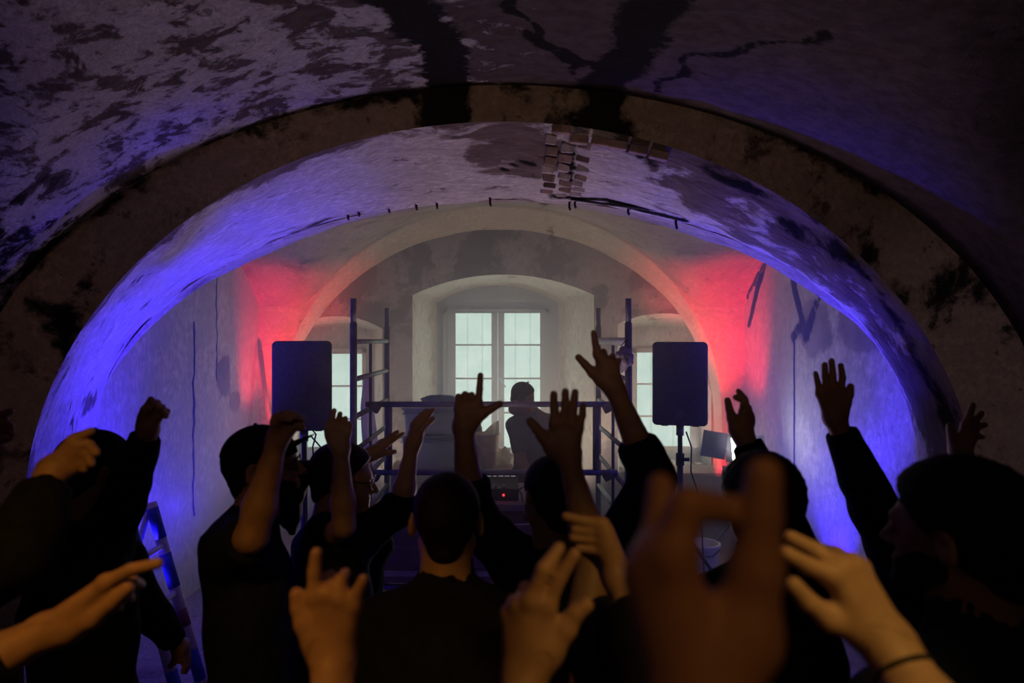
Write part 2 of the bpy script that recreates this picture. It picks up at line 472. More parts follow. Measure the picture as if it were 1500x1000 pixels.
nr = side_wall('wall_right_near', XN, YB, Y0, lambda y: ell(y, 1.0, 2.6, 1.37, 2.13) + 0.02, M['rib_face'], 'sooty right wall of the near bay')
bm = BM()
grid(bm, [[Vector((a[0], YB, a[1])) for a in prof(*OUT)], [Vector((a[0], YB, 0)) for a in prof(*OUT)]])
obj('wall_rear', bm, M['rib_face'], kind='structure', label='sooty rear wall of the near bay')
# back rib
bm = BM()
pa, pb = prof(*BRO, n=90), prof(*BRI, n=90)
rows = [[Vector((x * 1.0 + (0.5 if x > 0 else -0.5) * (1 if True else 0), Y2, z + 0.5)) for x, z in pa]]
for k in range(9):
    t = k / 8
    rows.append([Vector((a[0] * (1 - t) + b[0] * t + wob(a[0], t, a[1], 3, 0.012), Y2 + (Y3 - Y2) * t, a[1] * (1 - t) + b[1] * t + wob(a[1], t, a[0], 3, 0.012) - 0.02 * math.sin(PI * t))) for a, b in zip(pa, pb)])
grid(bm, rows)
br = obj('trim_2', bm, M['back_rib'], smooth=True, kind='structure', label='narrow pale arch rib in front of the end wall')
set_attr(br, 'soot_shade', lambda c: 1.1 * fall(abs(c.x - 0.53 - 0.1 * (c.y - 7.2)), 0.06) if c.z > 2.9 else 0)
set_attr(br, 'peel', lambda c: 0.0)
# end wall with three window niches
def niche_loop(x0, x1, zb, zs, za, y, n=16):
    pts = [Vector((x0, y, zb)), Vector((x0, y, zb + (zs - zb) * 0.5))]
    xc, h = (x0 + x1) / 2, (x1 - x0) / 2
    r = (h * h + (za - zs) ** 2) / (2 * (za - zs))
    for k in range(n + 1):
        x = x0 + (x1 - x0) * k / n
        pts.append(Vector((x, y, za - r + math.sqrt(max(0, r * r - (x - xc) ** 2)))))
    pts += [Vector((x1, y, zb + (zs - zb) * 0.5)), Vector((x1, y, zb))]
    return pts
NI = [  # front loop (x0,x1,zb,zs,za), inner loop, inner depth, glass rect x0,x1,z0,z1
    ((-0.955, 1.064, 0.62, 2.594, 2.822), (-0.74, 0.722, 0.66, 2.54, 2.75), 8.2, (-0.66, 0.60, 0.74, 2.46)),
    ((-2.29, -1.29, 0.62, 2.214, 2.36), (-2.36, -1.482, 0.66, 2.21, 2.255), 8.1, (-2.33, -1.56, 0.78, 1.99)),
    ((1.33, 2.37, 0.62, 2.27, 2.39), (1.56, 2.38, 0.66, 2.23, 2.26), 8.1, (1.585, 2.335, 0.78, 1.99))]
bm = BM()
edges = []
def loop_edges(bm, pts):
    vs = [bm.verts.new(p) for p in pts]
    return [bm.edges.new((vs[i], vs[(i + 1) % len(vs)])) for i in range(len(vs))]
edges += loop_edges(bm, [Vector((-XF - .1, Y3, 0)), Vector((XF + .1, Y3, 0)), Vector((XF + .1, Y3, 3.9)), Vector((-XF - .1, Y3, 3.9))])
for n_ in NI:
    edges += loop_edges(bm, niche_loop(*n_[0], Y3))
bmesh.ops.triangle_fill(bm, edges=edges, use_beauty=True)
we = obj('wall_back', bm, M['wall_end'], kind='structure', label='mottled end wall with three window niches')
for n_, nm in zip(NI, ('centre', 'left', 'right')):
    bm = BM()
    a, b = niche_loop(*n_[0], Y3), niche_loop(*n_[1], n_[2])
    a.append(a[0]); b.append(b[0])
    rows = []
    for k in range(7):
        t = k / 6
        row = [p * (1 - t) + q * t for p, q in zip(a, b)]
        row = [p + Vector((wob(p.x, p.z, t, 4, 0.014), 0, wob(p.z, p.x, t, 4, 0.014))) if 0 < k < 6 else p for p in row]
        rows.append(row)
    grid(bm, rows)
    obj('trim_niche_' + nm, bm, M['reveal'], smooth=True, kind='structure', label='splayed limewashed reveal of the %s window niche' % nm)
    bm = BM()
    x0, x1, z0, z1 = n_[3]
    ed = loop_edges(bm, niche_loop(*n_[1], n_[2]))
    ed += loop_edges(bm, [Vector((x0, n_[2], z0)), Vector((x1, n_[2], z0)), Vector((x1, n_[2], z1)), Vector((x0, n_[2], z1))])
    bmesh.ops.triangle_fill(bm, edges=ed, use_beauty=True)
    obj('wall_niche_' + nm, bm, M['frame_white'] if nm == 'centre' else M['reveal'], kind='structure', label='flat wall around the %s window' % nm)

# glass: frosted, backlit by the overcast day
mg, nt, b = new_mat('frosted_dirty_glass')
tc = N(nt, 'ShaderNodeTexCoord').outputs['Object']
f1 = noise(nt, tc, 4, 6, 0.6)
sp = noise(nt, tc, 55, 2, 0.5)
colg = mixc(nt, ramp(nt, f1, 0.35, 0.7), (0.62, 0.80, 0.78), (0.80, 0.93, 0.90))
colg = mixc(nt, ramp(nt, sp, 0.73, 0.76), colg, (0.2, 0.25, 0.25))
em = N(nt, 'ShaderNodeEmission')
nt.links.new(colg, em.inputs[0]); em.inputs[1].default_value = 1.25
tr = N(nt, 'ShaderNodeBsdfTransparent')
mx = N(nt, 'ShaderNodeMixShader')
mx.inputs[0].default_value = 0.4
nt.links.new(em.outputs[0], mx.inputs[1]); nt.links.new(tr.outputs[0], mx.inputs[2])
nt.links.new(mx.outputs[0], nt.nodes['Material Output'].inputs[0])
M['glass'] = mg
def window(name, x0, x1, z0, z1, y, cols, rowz, fm, label):
    root = thing(name, ((x0 + x1) / 2, y, z0), label, None)
    root['kind'] = 'structure'
    bm = BM()   # outer frame
    fw = 0.045
    for c, s in (((x0 + fw / 2, (z0 + z1) / 2), (fw, z1 - z0)), ((x1 - fw / 2, (z0 + z1) / 2), (fw, z1 - z0)), (((x0 + x1) / 2, z0 + fw / 2), (x1 - x0, fw)), (((x0 + x1) / 2, z1 - fw / 2), (x1 - x0, fw))):
        add_box(bm, (c[0], y, c[1]), (s[0], 0.09, s[1]))
    obj('frame', bm, fm, root)
    lim = [x0 + fw] + [(c0[1] + c1[0]) / 2 for c0, c1 in zip(cols, cols[1:])] + [x1 - fw]
    for i_, (a, b_) in enumerate(cols):      # one casement per column
        bm = BM()
        g0, g1 = rowz[0], rowz[-1]
        l0, l1 = lim[i_] + 0.002, lim[i_ + 1] - 0.002
        zb0, zt1 = z0 + fw, z1 - fw
        for xa, xb, za, zb in ((l0, a, zb0, zt1), (b_, l1, zb0, zt1), (a, b_, zb0, g0), (a, b_, g1, zt1)):
            add_box(bm, ((xa + xb) / 2, y - 0.02, (za + zb) / 2), (xb - xa, 0.06, zb - za))
        cs = obj('casement', bm, fm, root)
        for za, zb in zip(rowz, rowz[1:]):
            bm = BM()
            add_box(bm, ((a + b_) / 2, y, (za + zb) / 2), (b_ - a, 0.006, zb - za - 0.004))
            obj('pane', bm, M['glass'], cs)
        for z in rowz[1:-1]:
            bm = BM()
            add_box(bm, ((a + b_) / 2, y - 0.015, z), (b_ - a, 0.04, 0.02))
            obj('glazing_bar', bm, fm, cs)
    # iron grille outside
    for (a, b_) in cols:
        for t in (0.32, 0.74):
            bm = BM()
            add_tube(bm, [(a + (b_ - a) * t, y + 0.12, z0), (a + (b_ - a) * t, y + 0.12, z1)], 0.012, 6)
            obj('grille_bar', bm, M['iron'], root)
    return root
yw = 8.2
zr = lambda y_, d: CZ - (y_ - VY) * d / F
w1 = window('window_1', -0.66, 0.60, 0.74, 2.46, yw, [(-0.512, -0.082), (0.07, 0.50)], [zr(655, yw), zr(604, yw), zr(554, yw), zr(505, yw), zr(457, yw)], M['frame_white'], 'central two-leaf frosted window behind the person at the desk')
bm = BM()
add_tube(bm, [W(731, 553, 8.1), W(741, 567, 8.1)], 0.008, 8)
add_tube(bm, [W(731, 553, 8.1), W(731, 553, 8.17)], 0.008, 8)
obj('handle', bm, M['frame_white'], w1, label='slanting metal window handle')
yw = 8.1
window('window_2', -2.33, -1.56, 0.78, 1.99, yw, [(-2.26, -1.60)], [zr(655, yw), zr(613, yw), zr(565, yw), zr(518, yw)], M['frame_cream'], 'frosted window in the niche behind the loudspeaker beside the ponytailed woman')
window('window_3', 1.585, 2.335, 0.78, 1.99, yw, [(1.635, 2.27)], [zr(653, yw), zr(609, yw), zr(562, yw), zr(516, yw)], M['frame_cream'], 'frosted window in the niche behind the loudspeaker beside the work lights')

# haze hanging in the window bay
bm = BM()
add_box(bm, (0, (Y1 + 8.0) / 2 + 0.05, 1.85), (5.02, 8.0 - Y1 - 0.1, 3.6))
mh = bpy.data.materials.new('thin_stage_haze')
mh.use_nodes = True
nt = mh.node_tree
nt.nodes.remove(nt.nodes['Principled BSDF'])
vs = N(nt, 'ShaderNodeVolumeScatter')
vs.inputs['Color'].default_value = (0.92, 0.85, 1, 1)
vs.inputs['Density'].default_value = 0.20
vs.inputs['Anisotropy'].default_value = 0.25
nt.links.new(vs.outputs[0], nt.nodes['Material Output'].inputs['Volume'])
hz = obj('haze', bm, mh, kind='stuff', label='thin stage haze hanging in the window bay')

# ------------------------------------------------------------------ furniture of the room
M['scaf'] = simple('worn_grey_scaffold_steel', (0.21, 0.20, 0.24), 0.55, 0.2, var=0.4)
M['scaf_light'] = simple('pale_ribbed_pipe_sleeve', (0.55, 0.53, 0.52), 0.6, var=0.15)
M['spk'] = simple('black_speaker_grille', (0.13, 0.13, 0.14), 0.75, var=0.3, scale=60)
M['blk'] = simple('matt_black_plastic', (0.015, 0.015, 0.02), 0.5)
M['wood'] = simple('dusty_pale_wood', (0.42, 0.32, 0.26), 0.8, var=0.35, scale=7)
M['wood_grey'] = simple('grey_washed_boards', (0.34, 0.28, 0.29), 0.8, var=0.3, scale=6)
M['card'] = simple('grubby_card_bin', (0.72, 0.58, 0.48), 0.85, var=0.3)
M['paper'] = simple('white_paper', (0.72, 0.68, 0.62), 0.8, var=0.12)
M['white_paint'] = simple('white_painted_wood', (0.62, 0.56, 0.55), 0.7, var=0.2)
M['blue_paint'] = simple('blue_painted_wood', (0.03, 0.06, 0.42), 0.6, var=0.3)
M['mar_paint'] = simple('maroon_painted_wood', (0.24, 0.05, 0.09), 0.6, var=0.3)
M['blue_cloth'] = simple('faded_blue_cloth', (0.10, 0.20, 0.36), 0.9)
M['grey_cloth'] = simple('grey_cotton', (0.32, 0.29, 0.33), 0.9)
M['lampface'] = simple('lit_work_lamp_glass', (1.0, 0.98, 0.93), 0.3, emit=6.0, var=0.0)
M['pad'] = simple('white_pad_added_glow', (0.85, 0.85, 0.88), 0.5, emit=0.45, var=0.1)  # slight emission added so the white pads read bright
M['red_led'] = simple('red_indicator', (1.0, 0.03, 0.04), 0.3, emit=3.0, var=0.0)
M['silver'] = simple('scuffed_aluminium', (0.35, 0.36, 0.38), 0.35, 0.8)
M['rubber'] = simple('grey_castor_rubber', (0.05, 0.045, 0.055), 0.8)
m_, nt, b = new_mat('translucent_plastic')
b.inputs['Base Color'].default_value = (0.50, 0.53, 0.56, 1)
b.inputs['Roughness'].default_value = 0.4
b.inputs['Alpha'].default_value = 0.75
b.inputs['Subsurface Weight'].default_value = 0.0
M['plastic'] = m_
m_, nt, b = new_mat('milky_plastic_sheet')
tl = N(nt, 'ShaderNodeBsdfTranslucent'); tl.inputs[0].default_value = (0.8, 0.75, 0.72, 1)
df = N(nt, 'ShaderNodeBsdfDiffuse'); df.inputs[0].default_value = (0.7, 0.66, 0.64, 1)
mx = N(nt, 'ShaderNodeMixShader'); mx.inputs[0].default_value = 0.5
nt.links.new(df.outputs[0], mx.inputs[1]); nt.links.new(tl.outputs[0], mx.inputs[2])
nt.links.new(mx.outputs[0], nt.nodes['Material Output'].inputs[0])
M['sheet'] = m_

def tube(name, pts, r, m, parent=None, n=10, **kw):
    bm = BM()
    add_tube(bm, pts, r, n)
    return obj(name, bm, m, parent, smooth=True, **kw)
def boxo(name, c, s, m, parent=None, bev=0.0, rot=None, **kw):
    bm = BM()
    add_box(bm, c, s, rot)
    if bev: bevel(bm, bev, 2)
    return obj(name, bm, m, parent, **kw)

# loudspeakers on tripod stands
def speaker(cx, y, z0, label):
    wd, hh, dp = 0.395, 0.615, 0.36
    root = thing('loudspeaker', (cx, y + dp / 2, z0), label, 'loudspeaker', 'loudspeakers on stands')
    bm = BM()
    r, n = 0.035, 6
    prof_ = []
    for qx, qz, a0 in ((1, 1, 0), (-1, 1, 90), (-1, -1, 180), (1, -1, 270)):
        for k in range(n + 1):
            a = math.radians(a0 + 90 * k / n)
            prof_.append((qx * (wd / 2 - r) + r * math.cos(a), qz * (hh / 2 - r) + r * math.sin(a)))
    rows = []
    for sc, yy in ((0.0, 0.012), (0.97, 0.012), (1.0, 0.03), (1.0, 0.16), (0.86, dp), (0.0, dp)):
        rows.append([Vector((cx + px * sc, y + yy, z0 + hh / 2 + pz * (sc if sc < 1 else 1))) for px, pz in prof_ + prof_[:1]])
    grid(bm, rows)
    bmesh.ops.remove_doubles(bm, verts=bm.verts, dist=1e-5)
    obj('cabinet', bm, M['blk'], root)
    bm = BM()
    fp = [Vector((cx + px * 0.975, y + 0.011, z0 + hh / 2 + pz * 0.985)) for px, pz in prof_]
    bk = [p + Vector((0, 0.012, 0)) for p in fp]
    ft = [Vector((cx + px * 0.95, y + 0.004, z0 + hh / 2 + pz * 0.965)) for px, pz in prof_]
    vs = [[bm.verts.new(p) for p in ring] for ring in (bk, fp, ft)]
    for a, b_ in zip(vs, vs[1:]):
        for k in range(len(a)):
            bm.faces.new((a[k], a[(k + 1) % len(a)], b_[(k + 1) % len(a)], b_[k]))
    bm.faces.new(vs[-1])
    gr = obj('grille', bm, M['spk'], root)
    bm = BM()
    for r0, r1 in ((0.028, 0.024), (0.012, 0.008)):
        add_lathe(bm, (cx, y + 0.0045, z0 + 0.09), [(r1, 0), (r0, 0), (r0, -0.002), (r1, -0.002), (r1, 0)], 24, 'Y')
    obj('round_badge', bm, M['silver'], gr)
    for s in (-1, 1):
        boxo('rubber_foot', (cx + s * 0.11, y + 0.12, z0 - 0.006), (0.05, 0.05, 0.016), M['rubber'], root, 0.004)
    root.rotation_euler.z = -math.atan2(cx, y)      # toed in towards the middle of the crowd
    return root
def stand(cx, y, ztop, label, knob=1, turn=90):
    root = thing('speaker_stand', (cx, y, 0), label, 'stand', 'tripod stands under the loudspeakers')
    tube('pole', [(cx, y, 0.75), (cx, y, ztop)], 0.018, M['blk'], root)
    tube('lower_pole', [(cx, y, 0.22), (cx, y, 1.18)], 0.024, M['blk'], root)
    tube('collar', [(cx, y, 1.15), (cx, y, 1.24)], 0.032, M['blk'], root)
    tube('locking_knob', [(cx, y - 0.03, 1.2), (cx + 0.06 * knob, y - 0.045, 1.2)], 0.014, M['blk'], root)
    tube('top_cup', [(cx, y, ztop - 0.09), (cx, y, ztop - 0.016)], 0.029, M['silver'], root)
    tube('hub', [(cx, y, 0.62), (cx, y, 0.70)], 0.034, M['blk'], root)
    for k in range(3):
        a = math.radians(turn + 120 * k)
        dx, dy = math.cos(a), math.sin(a)
        lg = tube('leg', [(cx + dx * 0.03, y + dy * 0.03, 0.66), (cx + dx * 0.52, y + dy * 0.52, 0.02)], 0.013, M['blk'], root)
        tube('rubber_foot', [(cx + dx * 0.50, y + dy * 0.50, 0.045), (cx + dx * 0.53, y + dy * 0.53, 0.0)], 0.018, M['rubber'], lg)
        tube('brace', [(cx + dx * 0.02, y + dy * 0.02, 0.26), (cx + dx * 0.27, y + dy * 0.27, 0.345)], 0.008, M['blk'], root, 6)
    return root
speaker(-1.380, 4.62, 1.475, 'black loudspeaker in front of the niche above the capped man in glasses')
stand(-1.365, 4.80, 1.474, 'tripod stand under the loudspeaker near the ponytailed woman', -1, 30)
speaker(1.373, 4.98, 1.467, 'black loudspeaker with round badge near the lit work lights')
stand(1.373, 5.16, 1.466, 'tripod stand under the loudspeaker beside the work lights')
# cables of the left speaker and right stand
tube('speaker_cable', [W(458, 630, 4.88), W(463, 636, 4.9), W(458, 655, 4.86), W(461, 690, 4.85), W(463, 760, 4.85), W(462, 880, 4.9), Vector((-1.2, 4.9, 0.01))], 0.006, M['blk'], label='black cable hanging down from the loudspeaker near the ponytailed woman', cat='cable')
tube('speaker_cable', [W(455, 638, 4.88), W(464, 648, 5.0), W(476, 662, 5.2), W(490, 682, 5.4), W(500, 712, 5.5), Vector((-1.2, 5.5, 0.01))], 0.006, M['blk'], label='black cable slanting right from the loudspeaker behind the ponytailed woman', cat='cable')
tube('speaker_cable', [W(1005, 632, 5.14), W(1013, 655, 5.14), W(1012, 690, 5.16), W(1022, 720, 5.2), W(1028, 780, 5.25), Vector((1.6, 5.25, 0.01))], 0.006, M['blk'], label='thin black cable sagging beside the stand near the work lights', cat='cable')

# rolling scaffold tower
root = thing('scaffold_tower', (-0.05, 5.18, 0), 'grey rolling scaffold tower with ladder frames around the performance desk', 'scaffold')
XL, XR, YA, YBK = -0.955, 0.857, 4.5, 5.85
ZR = [2.085, 1.835, 1.585, 1.36, 1.11, 0.86]
for x in (XL, XR):
    for y in (YA, YBK):
        p = tube('post', [(x, y, 0.2), (x, y, 2.21)], 0.0235, M['scaf'], root)
        tube('post_top', [(x, y, 2.2), (x, y, 2.37)], 0.0195, M['scaf'], p)
        bm = BM()
        add_lathe(bm, (x - 0.02, y, 0.085), [(0.03, 0), (0.085, 0.004), (0.085, 0.036), (0.03, 0.04)], 20, 'X')
        cs = obj('castor', bm, M['rubber'], root, smooth=False)
        boxo('castor_fork', (x, y, 0.15), (0.06, 0.05, 0.11), M['silver'], cs, 0.006)
    ym = 5.1
    tube('stile', [(x, ym, 0.5), (x, ym, 2.085)], 0.012, M['scaf'], root, 8)
    for i, z in enumerate(ZR):
        if x > 0 and i == 0:
            rg = tube('rung', [(x, YA, z), (x, YBK, z)], 0.016, M['scaf'], root)
            bm = BM()
            n = 46
            pts = [(x, YA + 0.06 + (YBK - YA - 0.12) * k / n, z) for k in range(n + 1)]
            add_tube(bm, pts, [0.030 if k % 2 else 0.023 for k in range(n + 1)], 10)
            obj('ribbed_sleeve', bm, M['scaf_light'], rg, smooth=True, label='pale ribbed plastic sleeve')
        else:
            tube('rung', [(x, YA, z), (x, YBK, z)], 0.018, M['scaf'], root)
# guard frame hooked between the ladder frames
gy = 4.92
tube('guard_rail', [(XL, gy, 1.633), (XR, gy, 1.633)], 0.021, M['scaf'], root)
tube('guard_rail', [(XL + 0.03, gy, 1.142), (XR, gy, 1.142)], 0.021, M['scaf'], root)
for x in (-0.79, 0.705):
    tube('guard_leg', [(x, gy + 0.01, 1.15), (x, gy + 0.01, 1.633)], 0.0245, M['scaf'], root)
for x, s in ((XL + 0.05, 1), (XR - 0.05, -1)):
    for z in (1.61, 1.12):
        boxo('clamp', (x + 0.02 * s, gy, z), (0.07, 0.05, 0.07), M['scaf'], root, 0.012, Matrix.Rotation(0.5 * s, 3, 'Y'))
# deck and diagonals
for k in range(4):
    boxo('deck_board', (-0.05, 4.62 + 0.31 * k, 0.525), (1.86, 0.29, 0.045), M['wood_grey'], root, 0.004)
tube('ledger', [(XL, YA, 0.47), (XR, YA, 0.47)], 0.02, M['scaf'], root)
tube('ledger', [(XL, YBK, 0.47), (XR, YBK, 0.47)], 0.02, M['scaf'], root)
for k, (z0, hgt) in enumerate(((0.55, 0.15), (0.71, 0.15))):
    boxo('toe_board', (-0.05, 4.60, z0 + hgt / 2), (1.76, 0.025, hgt - 0.008), M['wood_grey'], root, 0.003)

# performance desk standing on the scaffold deck
root = thing('performance_desk', (0, 5.25, 0.5475), 'board-fronted desk inside the scaffold carrying the music equipment', 'desk')
boxo('desk_top', (-0.05, 5.3, 0.885), (1.5, 0.75, 0.05), M['wood_grey'], root, 0.004)
for k in range(6):
    boxo('front_board', (-0.69 + 0.256 * k, 4.98, 0.705), (0.246, 0.022, 0.30), M['wood'], root, 0.003)
for x in (-0.72, 0.62):
    for y in (5.02, 5.6):
        boxo('leg', (x, y, 0.704), (0.05, 0.05, 0.313), M['wood'], root)
# sound mixer with white pads
root = thing('sound_mixer', (-0.05, 5.2, 0.91), 'dark sound mixer with white pads along its top edge and a red light', 'mixer')
bm = BM()
vs = add_box(bm, (-0.05, 5.2, 0.985), (0.40, 0.34, 0.15))
for v in vs:
    if v.co.z > 1 and v.co.y < 5.2: v.co.z -= 0.06
bevel(bm, 0.006)
obj('case', bm, M['blk'], root)
bm = BM()
add_box(bm, (-0.05, 5.30, 1.03), (0.40, 0.03, 0.10))
bk = obj('rear_panel', bm, M['blk'], root)
for k in range(8):
    x = -0.215 + 0.047 * k
    boxo('pad', (x, 5.280, 1.022), (0.036 if k not in (4,) else 0.024, 0.012, 0.046), M['pad'], bk, 0.003, label=None)
bm = BM()
add_lathe(bm, (0.038, 5.02, 0.955), [(0.001, 0.0), (0.008, 0.0), (0.008, 0.012), (0.001, 0.012)], 12, 'Y')
obj('indicator_light', bm, M['red_led'], root, label='small glowing red light')
for k in range(5):
    tube('control_knob', [(-0.2 + 0.06 * k, 5.06, 0.985 + 0.02), (-0.2 + 0.06 * k, 5.05, 1.02)], 0.012, M['silver'], root, 8)
tube('mixer_cable', [(0.08, 5.1, 1.0), (0.13, 5.0, 0.99), (0.2, 4.985, 1.03), (0.27, 4.97, 0.97), (0.3, 4.97, 0.86), (0.33, 4.96, 0.6), (0.36, 4.95, 0.55)], 0.006, M['blk'], label='black cable looping off the mixer over the desk front', cat='cable')
tube('mixer_cable', [(0.13, 5.15, 0.99), (0.17, 4.99, 0.97), (0.19, 4.965, 0.85), (0.22, 4.965, 0.97), (0.25, 4.965, 0.8), (0.24, 4.96, 0.55)], 0.006, M['blk'], label='black zigzag cable hanging beside the mixer', cat='cable')
bm = BM()
add_box(bm, (0.60, 5.25, 0.95), (0.16, 0.2, 0.08)); bevel(bm, 0.008)
root = thing('power_box', (0.60, 5.25, 0.91), 'small black power box with a looped cable at the desk end near the open palm', 'box')
obj('case', bm, M['blk'], root)
tube('carry_loop', [(0.54, 5.25, 0.985), (0.55, 5.25, 1.05), (0.60, 5.25, 1.09), (0.65, 5.25, 1.05), (0.66, 5.25, 0.985)], 0.007, M['blk'], root)

# table behind with storage boxes, bin, plastic and cloth
root = thing('trestle_table', (-0.47, 6.35, 0), 'plain wooden table behind the scaffold carrying the bin and clear boxes', 'table')
boxo('tabletop', (-0.43, 6.42, 0.90), (1.13, 0.5, 0.04), M['wood'], root, 0.004)
for x in (-0.95, 0.01):
    for y in (6.22, 6.62):
        boxo('leg', (x, y, 0.44), (0.05, 0.05, 0.88), M['wood'], root)
for i, (z0, hh_, sx) in enumerate(((0.92, 0.30, 0.60), (1.235, 0.24, 0.58))):
    cx = -0.575
    root = thing('storage_box', (cx, 6.4, z0), ('milky plastic storage box standing directly on the table behind the guard rail', 'milky plastic storage box on top of the other, under the blue cloth')[i], 'box', 'clear storage boxes on the table')
    bm = BM()
    vs = add_box(bm, (cx, 6.4, z0 + hh_ / 2), (sx, 0.40, hh_))
    for v in vs:
        if v.co.z < z0 + 0.01:
            v.co.x = cx + (v.co.x - cx) * 0.93
            v.co.y = 6.4 + (v.co.y - 6.4) * 0.93
    bevel(bm, 0.02)
    obj('tub', bm, M['plastic'], root)
    boxo('lid', (cx, 6.4, z0 + hh_ - 0.005), (sx + 0.03, 0.43, 0.025), M['plastic'], root, 0.008)
    boxo('rim', (cx, 6.4, z0 + hh_ - 0.05), (sx + 0.015, 0.415, 0.012), M['plastic'], root, 0.004)
def lump(name, c, s, m, label, cat, seed=0, rough=0.25, scale=4.0, nu=40, nv=22, parent=None, flat=False, ridged=False, **kw):
    from mathutils import noise as mn
    bm = BM()
    rows = []
    for i in range(nv + 1):
        th = PI * i / nv
        row = []
        for j in range(nu + 1):
            ph = 2 * PI * (j % nu) / nu
            d = Vector((math.sin(th) * math.cos(ph), math.sin(th) * math.sin(ph), math.cos(th)))
            q = mn.noise(d * scale * 0.6 + Vector((seed, 3, 5)))
            q2 = mn.noise(d * scale * 1.7 + Vector((seed, 9, 1)))
            if ridged: q2 = 1 - 2.2 * abs(q2)
            k = 1 + rough * (q + 0.6 * q2)
            p = Vector((d.x * s[0], d.y * s[1], d.z * s[2])) * k
            if flat: p.z = max(p.z, -s[2] * 0.25)
            row.append(Vector(c) + p)
        rows.append(row)
    grid(bm, rows)
    bmesh.ops.remove_doubles(bm, verts=bm.verts, dist=1e-4)
    return obj(name, bm, m, parent, smooth=True, label=label, cat=cat, **kw)
lump('folded_cloth', (-0.53, 6.38, 1.515), (0.17, 0.13, 0.055), M['blue_cloth'], 'crumpled faded blue cloth lying on the upper storage box', 'cloth', 2, 0.35, 3.5, flat=True, ridged=True)
# paper-filled bin
bx, by, bz = -0.115, 6.30, 0.92
root = thing('waste_bin', (bx, by, bz), 'grubby beige round bin with a paper sheet sticking out', 'bin')
bm = BM()
add_lathe(bm, (bx, by, bz), [(0.095, 0), (0.122, 0.30), (0.130, 0.30), (0.130, 0.315), (0.116, 0.315), (0.112, 0.28), (0.09, 0.02)], 28)
obj('tub', bm, M['card'], root, smooth=False)
boxo('stained_label', (bx - 0.07, by - 0.088, bz + 0.16), (0.05, 0.012, 0.2), M['wood'], root, 0.0, Matrix.Rotation(-0.6, 3, 'Z') @ Matrix.Rotation(-0.09, 3, 'X'))
bm = BM()
grid(bm, [[Vector((bx - 0.05 + 0.17 * u / 6, by - 0.02 + 0.03 * math.sin(u), bz + 0.26 + (0.05 + 0.022 * u) * v / 4 + 0.01 * math.sin(v + u))) for u in range(7)] for v in range(5)])
bmesh.ops.solidify(bm, geom=list(bm.faces), thickness=0.002)
obj('paper_sheet', bm, M['paper'], root, label='creased white paper sheet')
bm = BM()
lump('crumpled_plastic', (0.055, 6.45, 0.96), (0.065, 0.065, 0.10), M['sheet'], 'heap of crumpled clear plastic between the bin and the performer', 'plastic', 5, 0.45, 4.5, flat=True, ridged=True)
root = thing('spray_bottle', (-0.19, 6.44, 0.92), 'small dark bottle behind the bin in front of the window', 'bottle')
bm = BM(); add_lathe(bm, (-0.19, 6.48, 0.92), [(0.035, 0), (0.036, 0.34), (0.015, 0.40), (0.015, 0.44)], 16)
obj('flask', bm, M['blk'], root)
bm = BM(); add_lathe(bm, (-0.19, 6.48, 1.36), [(0.028, 0), (0.028, 0.05), (0.02, 0.06)], 14)
obj('cap', bm, M['silver'], root)
# milky sheet draped inside the left ladder frame
bm = BM()
rows = []
for i in range(19):
    u = i / 18
    row = []
    for j in range(13):
        v = j / 12
        z = 1.83 - 1.0 * u
        half = 0.06 + 0.36 * u ** 0.6
        row.append(Vector((-1.035 + 0.04 * math.sin(v * 9 + u * 3) - 0.02 * math.sin(u * 7), 5.45 + (v - 0.5) * 2 * half * (0.9 + 0.1 * math.sin(u * 5)), z - 0.05 * math.sin(v * PI) * (1 - u))))
    rows.append(row)
grid(bm, rows)
obj('plastic_sheet', bm, M['sheet'], smooth=True, label='milky plastic sheet draped behind the ladder frame near the ponytailed woman', cat='plastic')
# cloth bag tied to the right post
root = thing('cloth_bag', (0.81, 4.47, 1.93), 'crumpled grey cloth bag hung by strings on the scaffold post by the pointing hand', 'bag')
lump('sack', (0.818, 4.445, 1.975), (0.052, 0.04, 0.068), M['grey_cloth'], None, None, 8, 0.35, 3.0, parent=root, ridged=True)
for s in (-1, 1):
    tube('string', [(0.815, 4.44, 2.03), (0.815 + 0.012 * s, 4.46, 2.06), (0.845, 4.48, 2.10)], 0.003, M['blk'], root, 5)

# work lights on a tripod
wx, wy = 2.12, 6.3
root = thing('work_light', (wx + 0.06, wy, 0), 'tripod work light with glowing lamp heads and a dark flap near the end wall', 'lamp')
tube('pole', [(wx + 0.06, wy, 0.3), (wx + 0.06, wy, 1.22)], 0.016, M['blk'], root)
for k in range(3):
    a = math.radians(-60 + 120 * k)
    tube('leg', [(wx + 0.06, wy, 0.45), (wx + 0.06 + 0.35 * math.cos(a), wy + 0.35 * math.sin(a), 0.01)], 0.010, M['blk'], root, 8)
tube('cross_bar', [(wx - 0.05, wy, 1.07), (wx + 0.32, wy, 1.07)], 0.012, M['blk'], root)
def head(c, ry, rz, s, lit=True):
    R = Matrix.Rotation(rz, 3, 'Z') @ Matrix.Rotation(ry, 3, 'Y')
    c = Vector(c)
    h = boxo('lamp_head', c, s, M['blk'], root, 0.008, R)
    bm = BM()
    add_box(bm, c + R @ Vector((0, -s[1] / 2 - 0.003, 0)), (s[0] * 0.88, 0.006, s[2] * 0.88), R)
    obj('lamp_glass', bm, M['lampface'] if lit else M['silver'], h, label='glowing white lamp glass' if lit else None)
    return R, c
R, c = head((2.175, 6.30, 1.10), -0.10, 0.35, (0.14, 0.09, 0.25))
boxo('barn_door', W(1046, 651, 6.22), (0.215, 0.006, 0.24), M['silver'], root, 0.0, Matrix.Rotation(-0.25, 3, 'Z') @ Matrix.Rotation(0.14, 3, 'Y'), label='dark hinged flap catching the lamp glow')
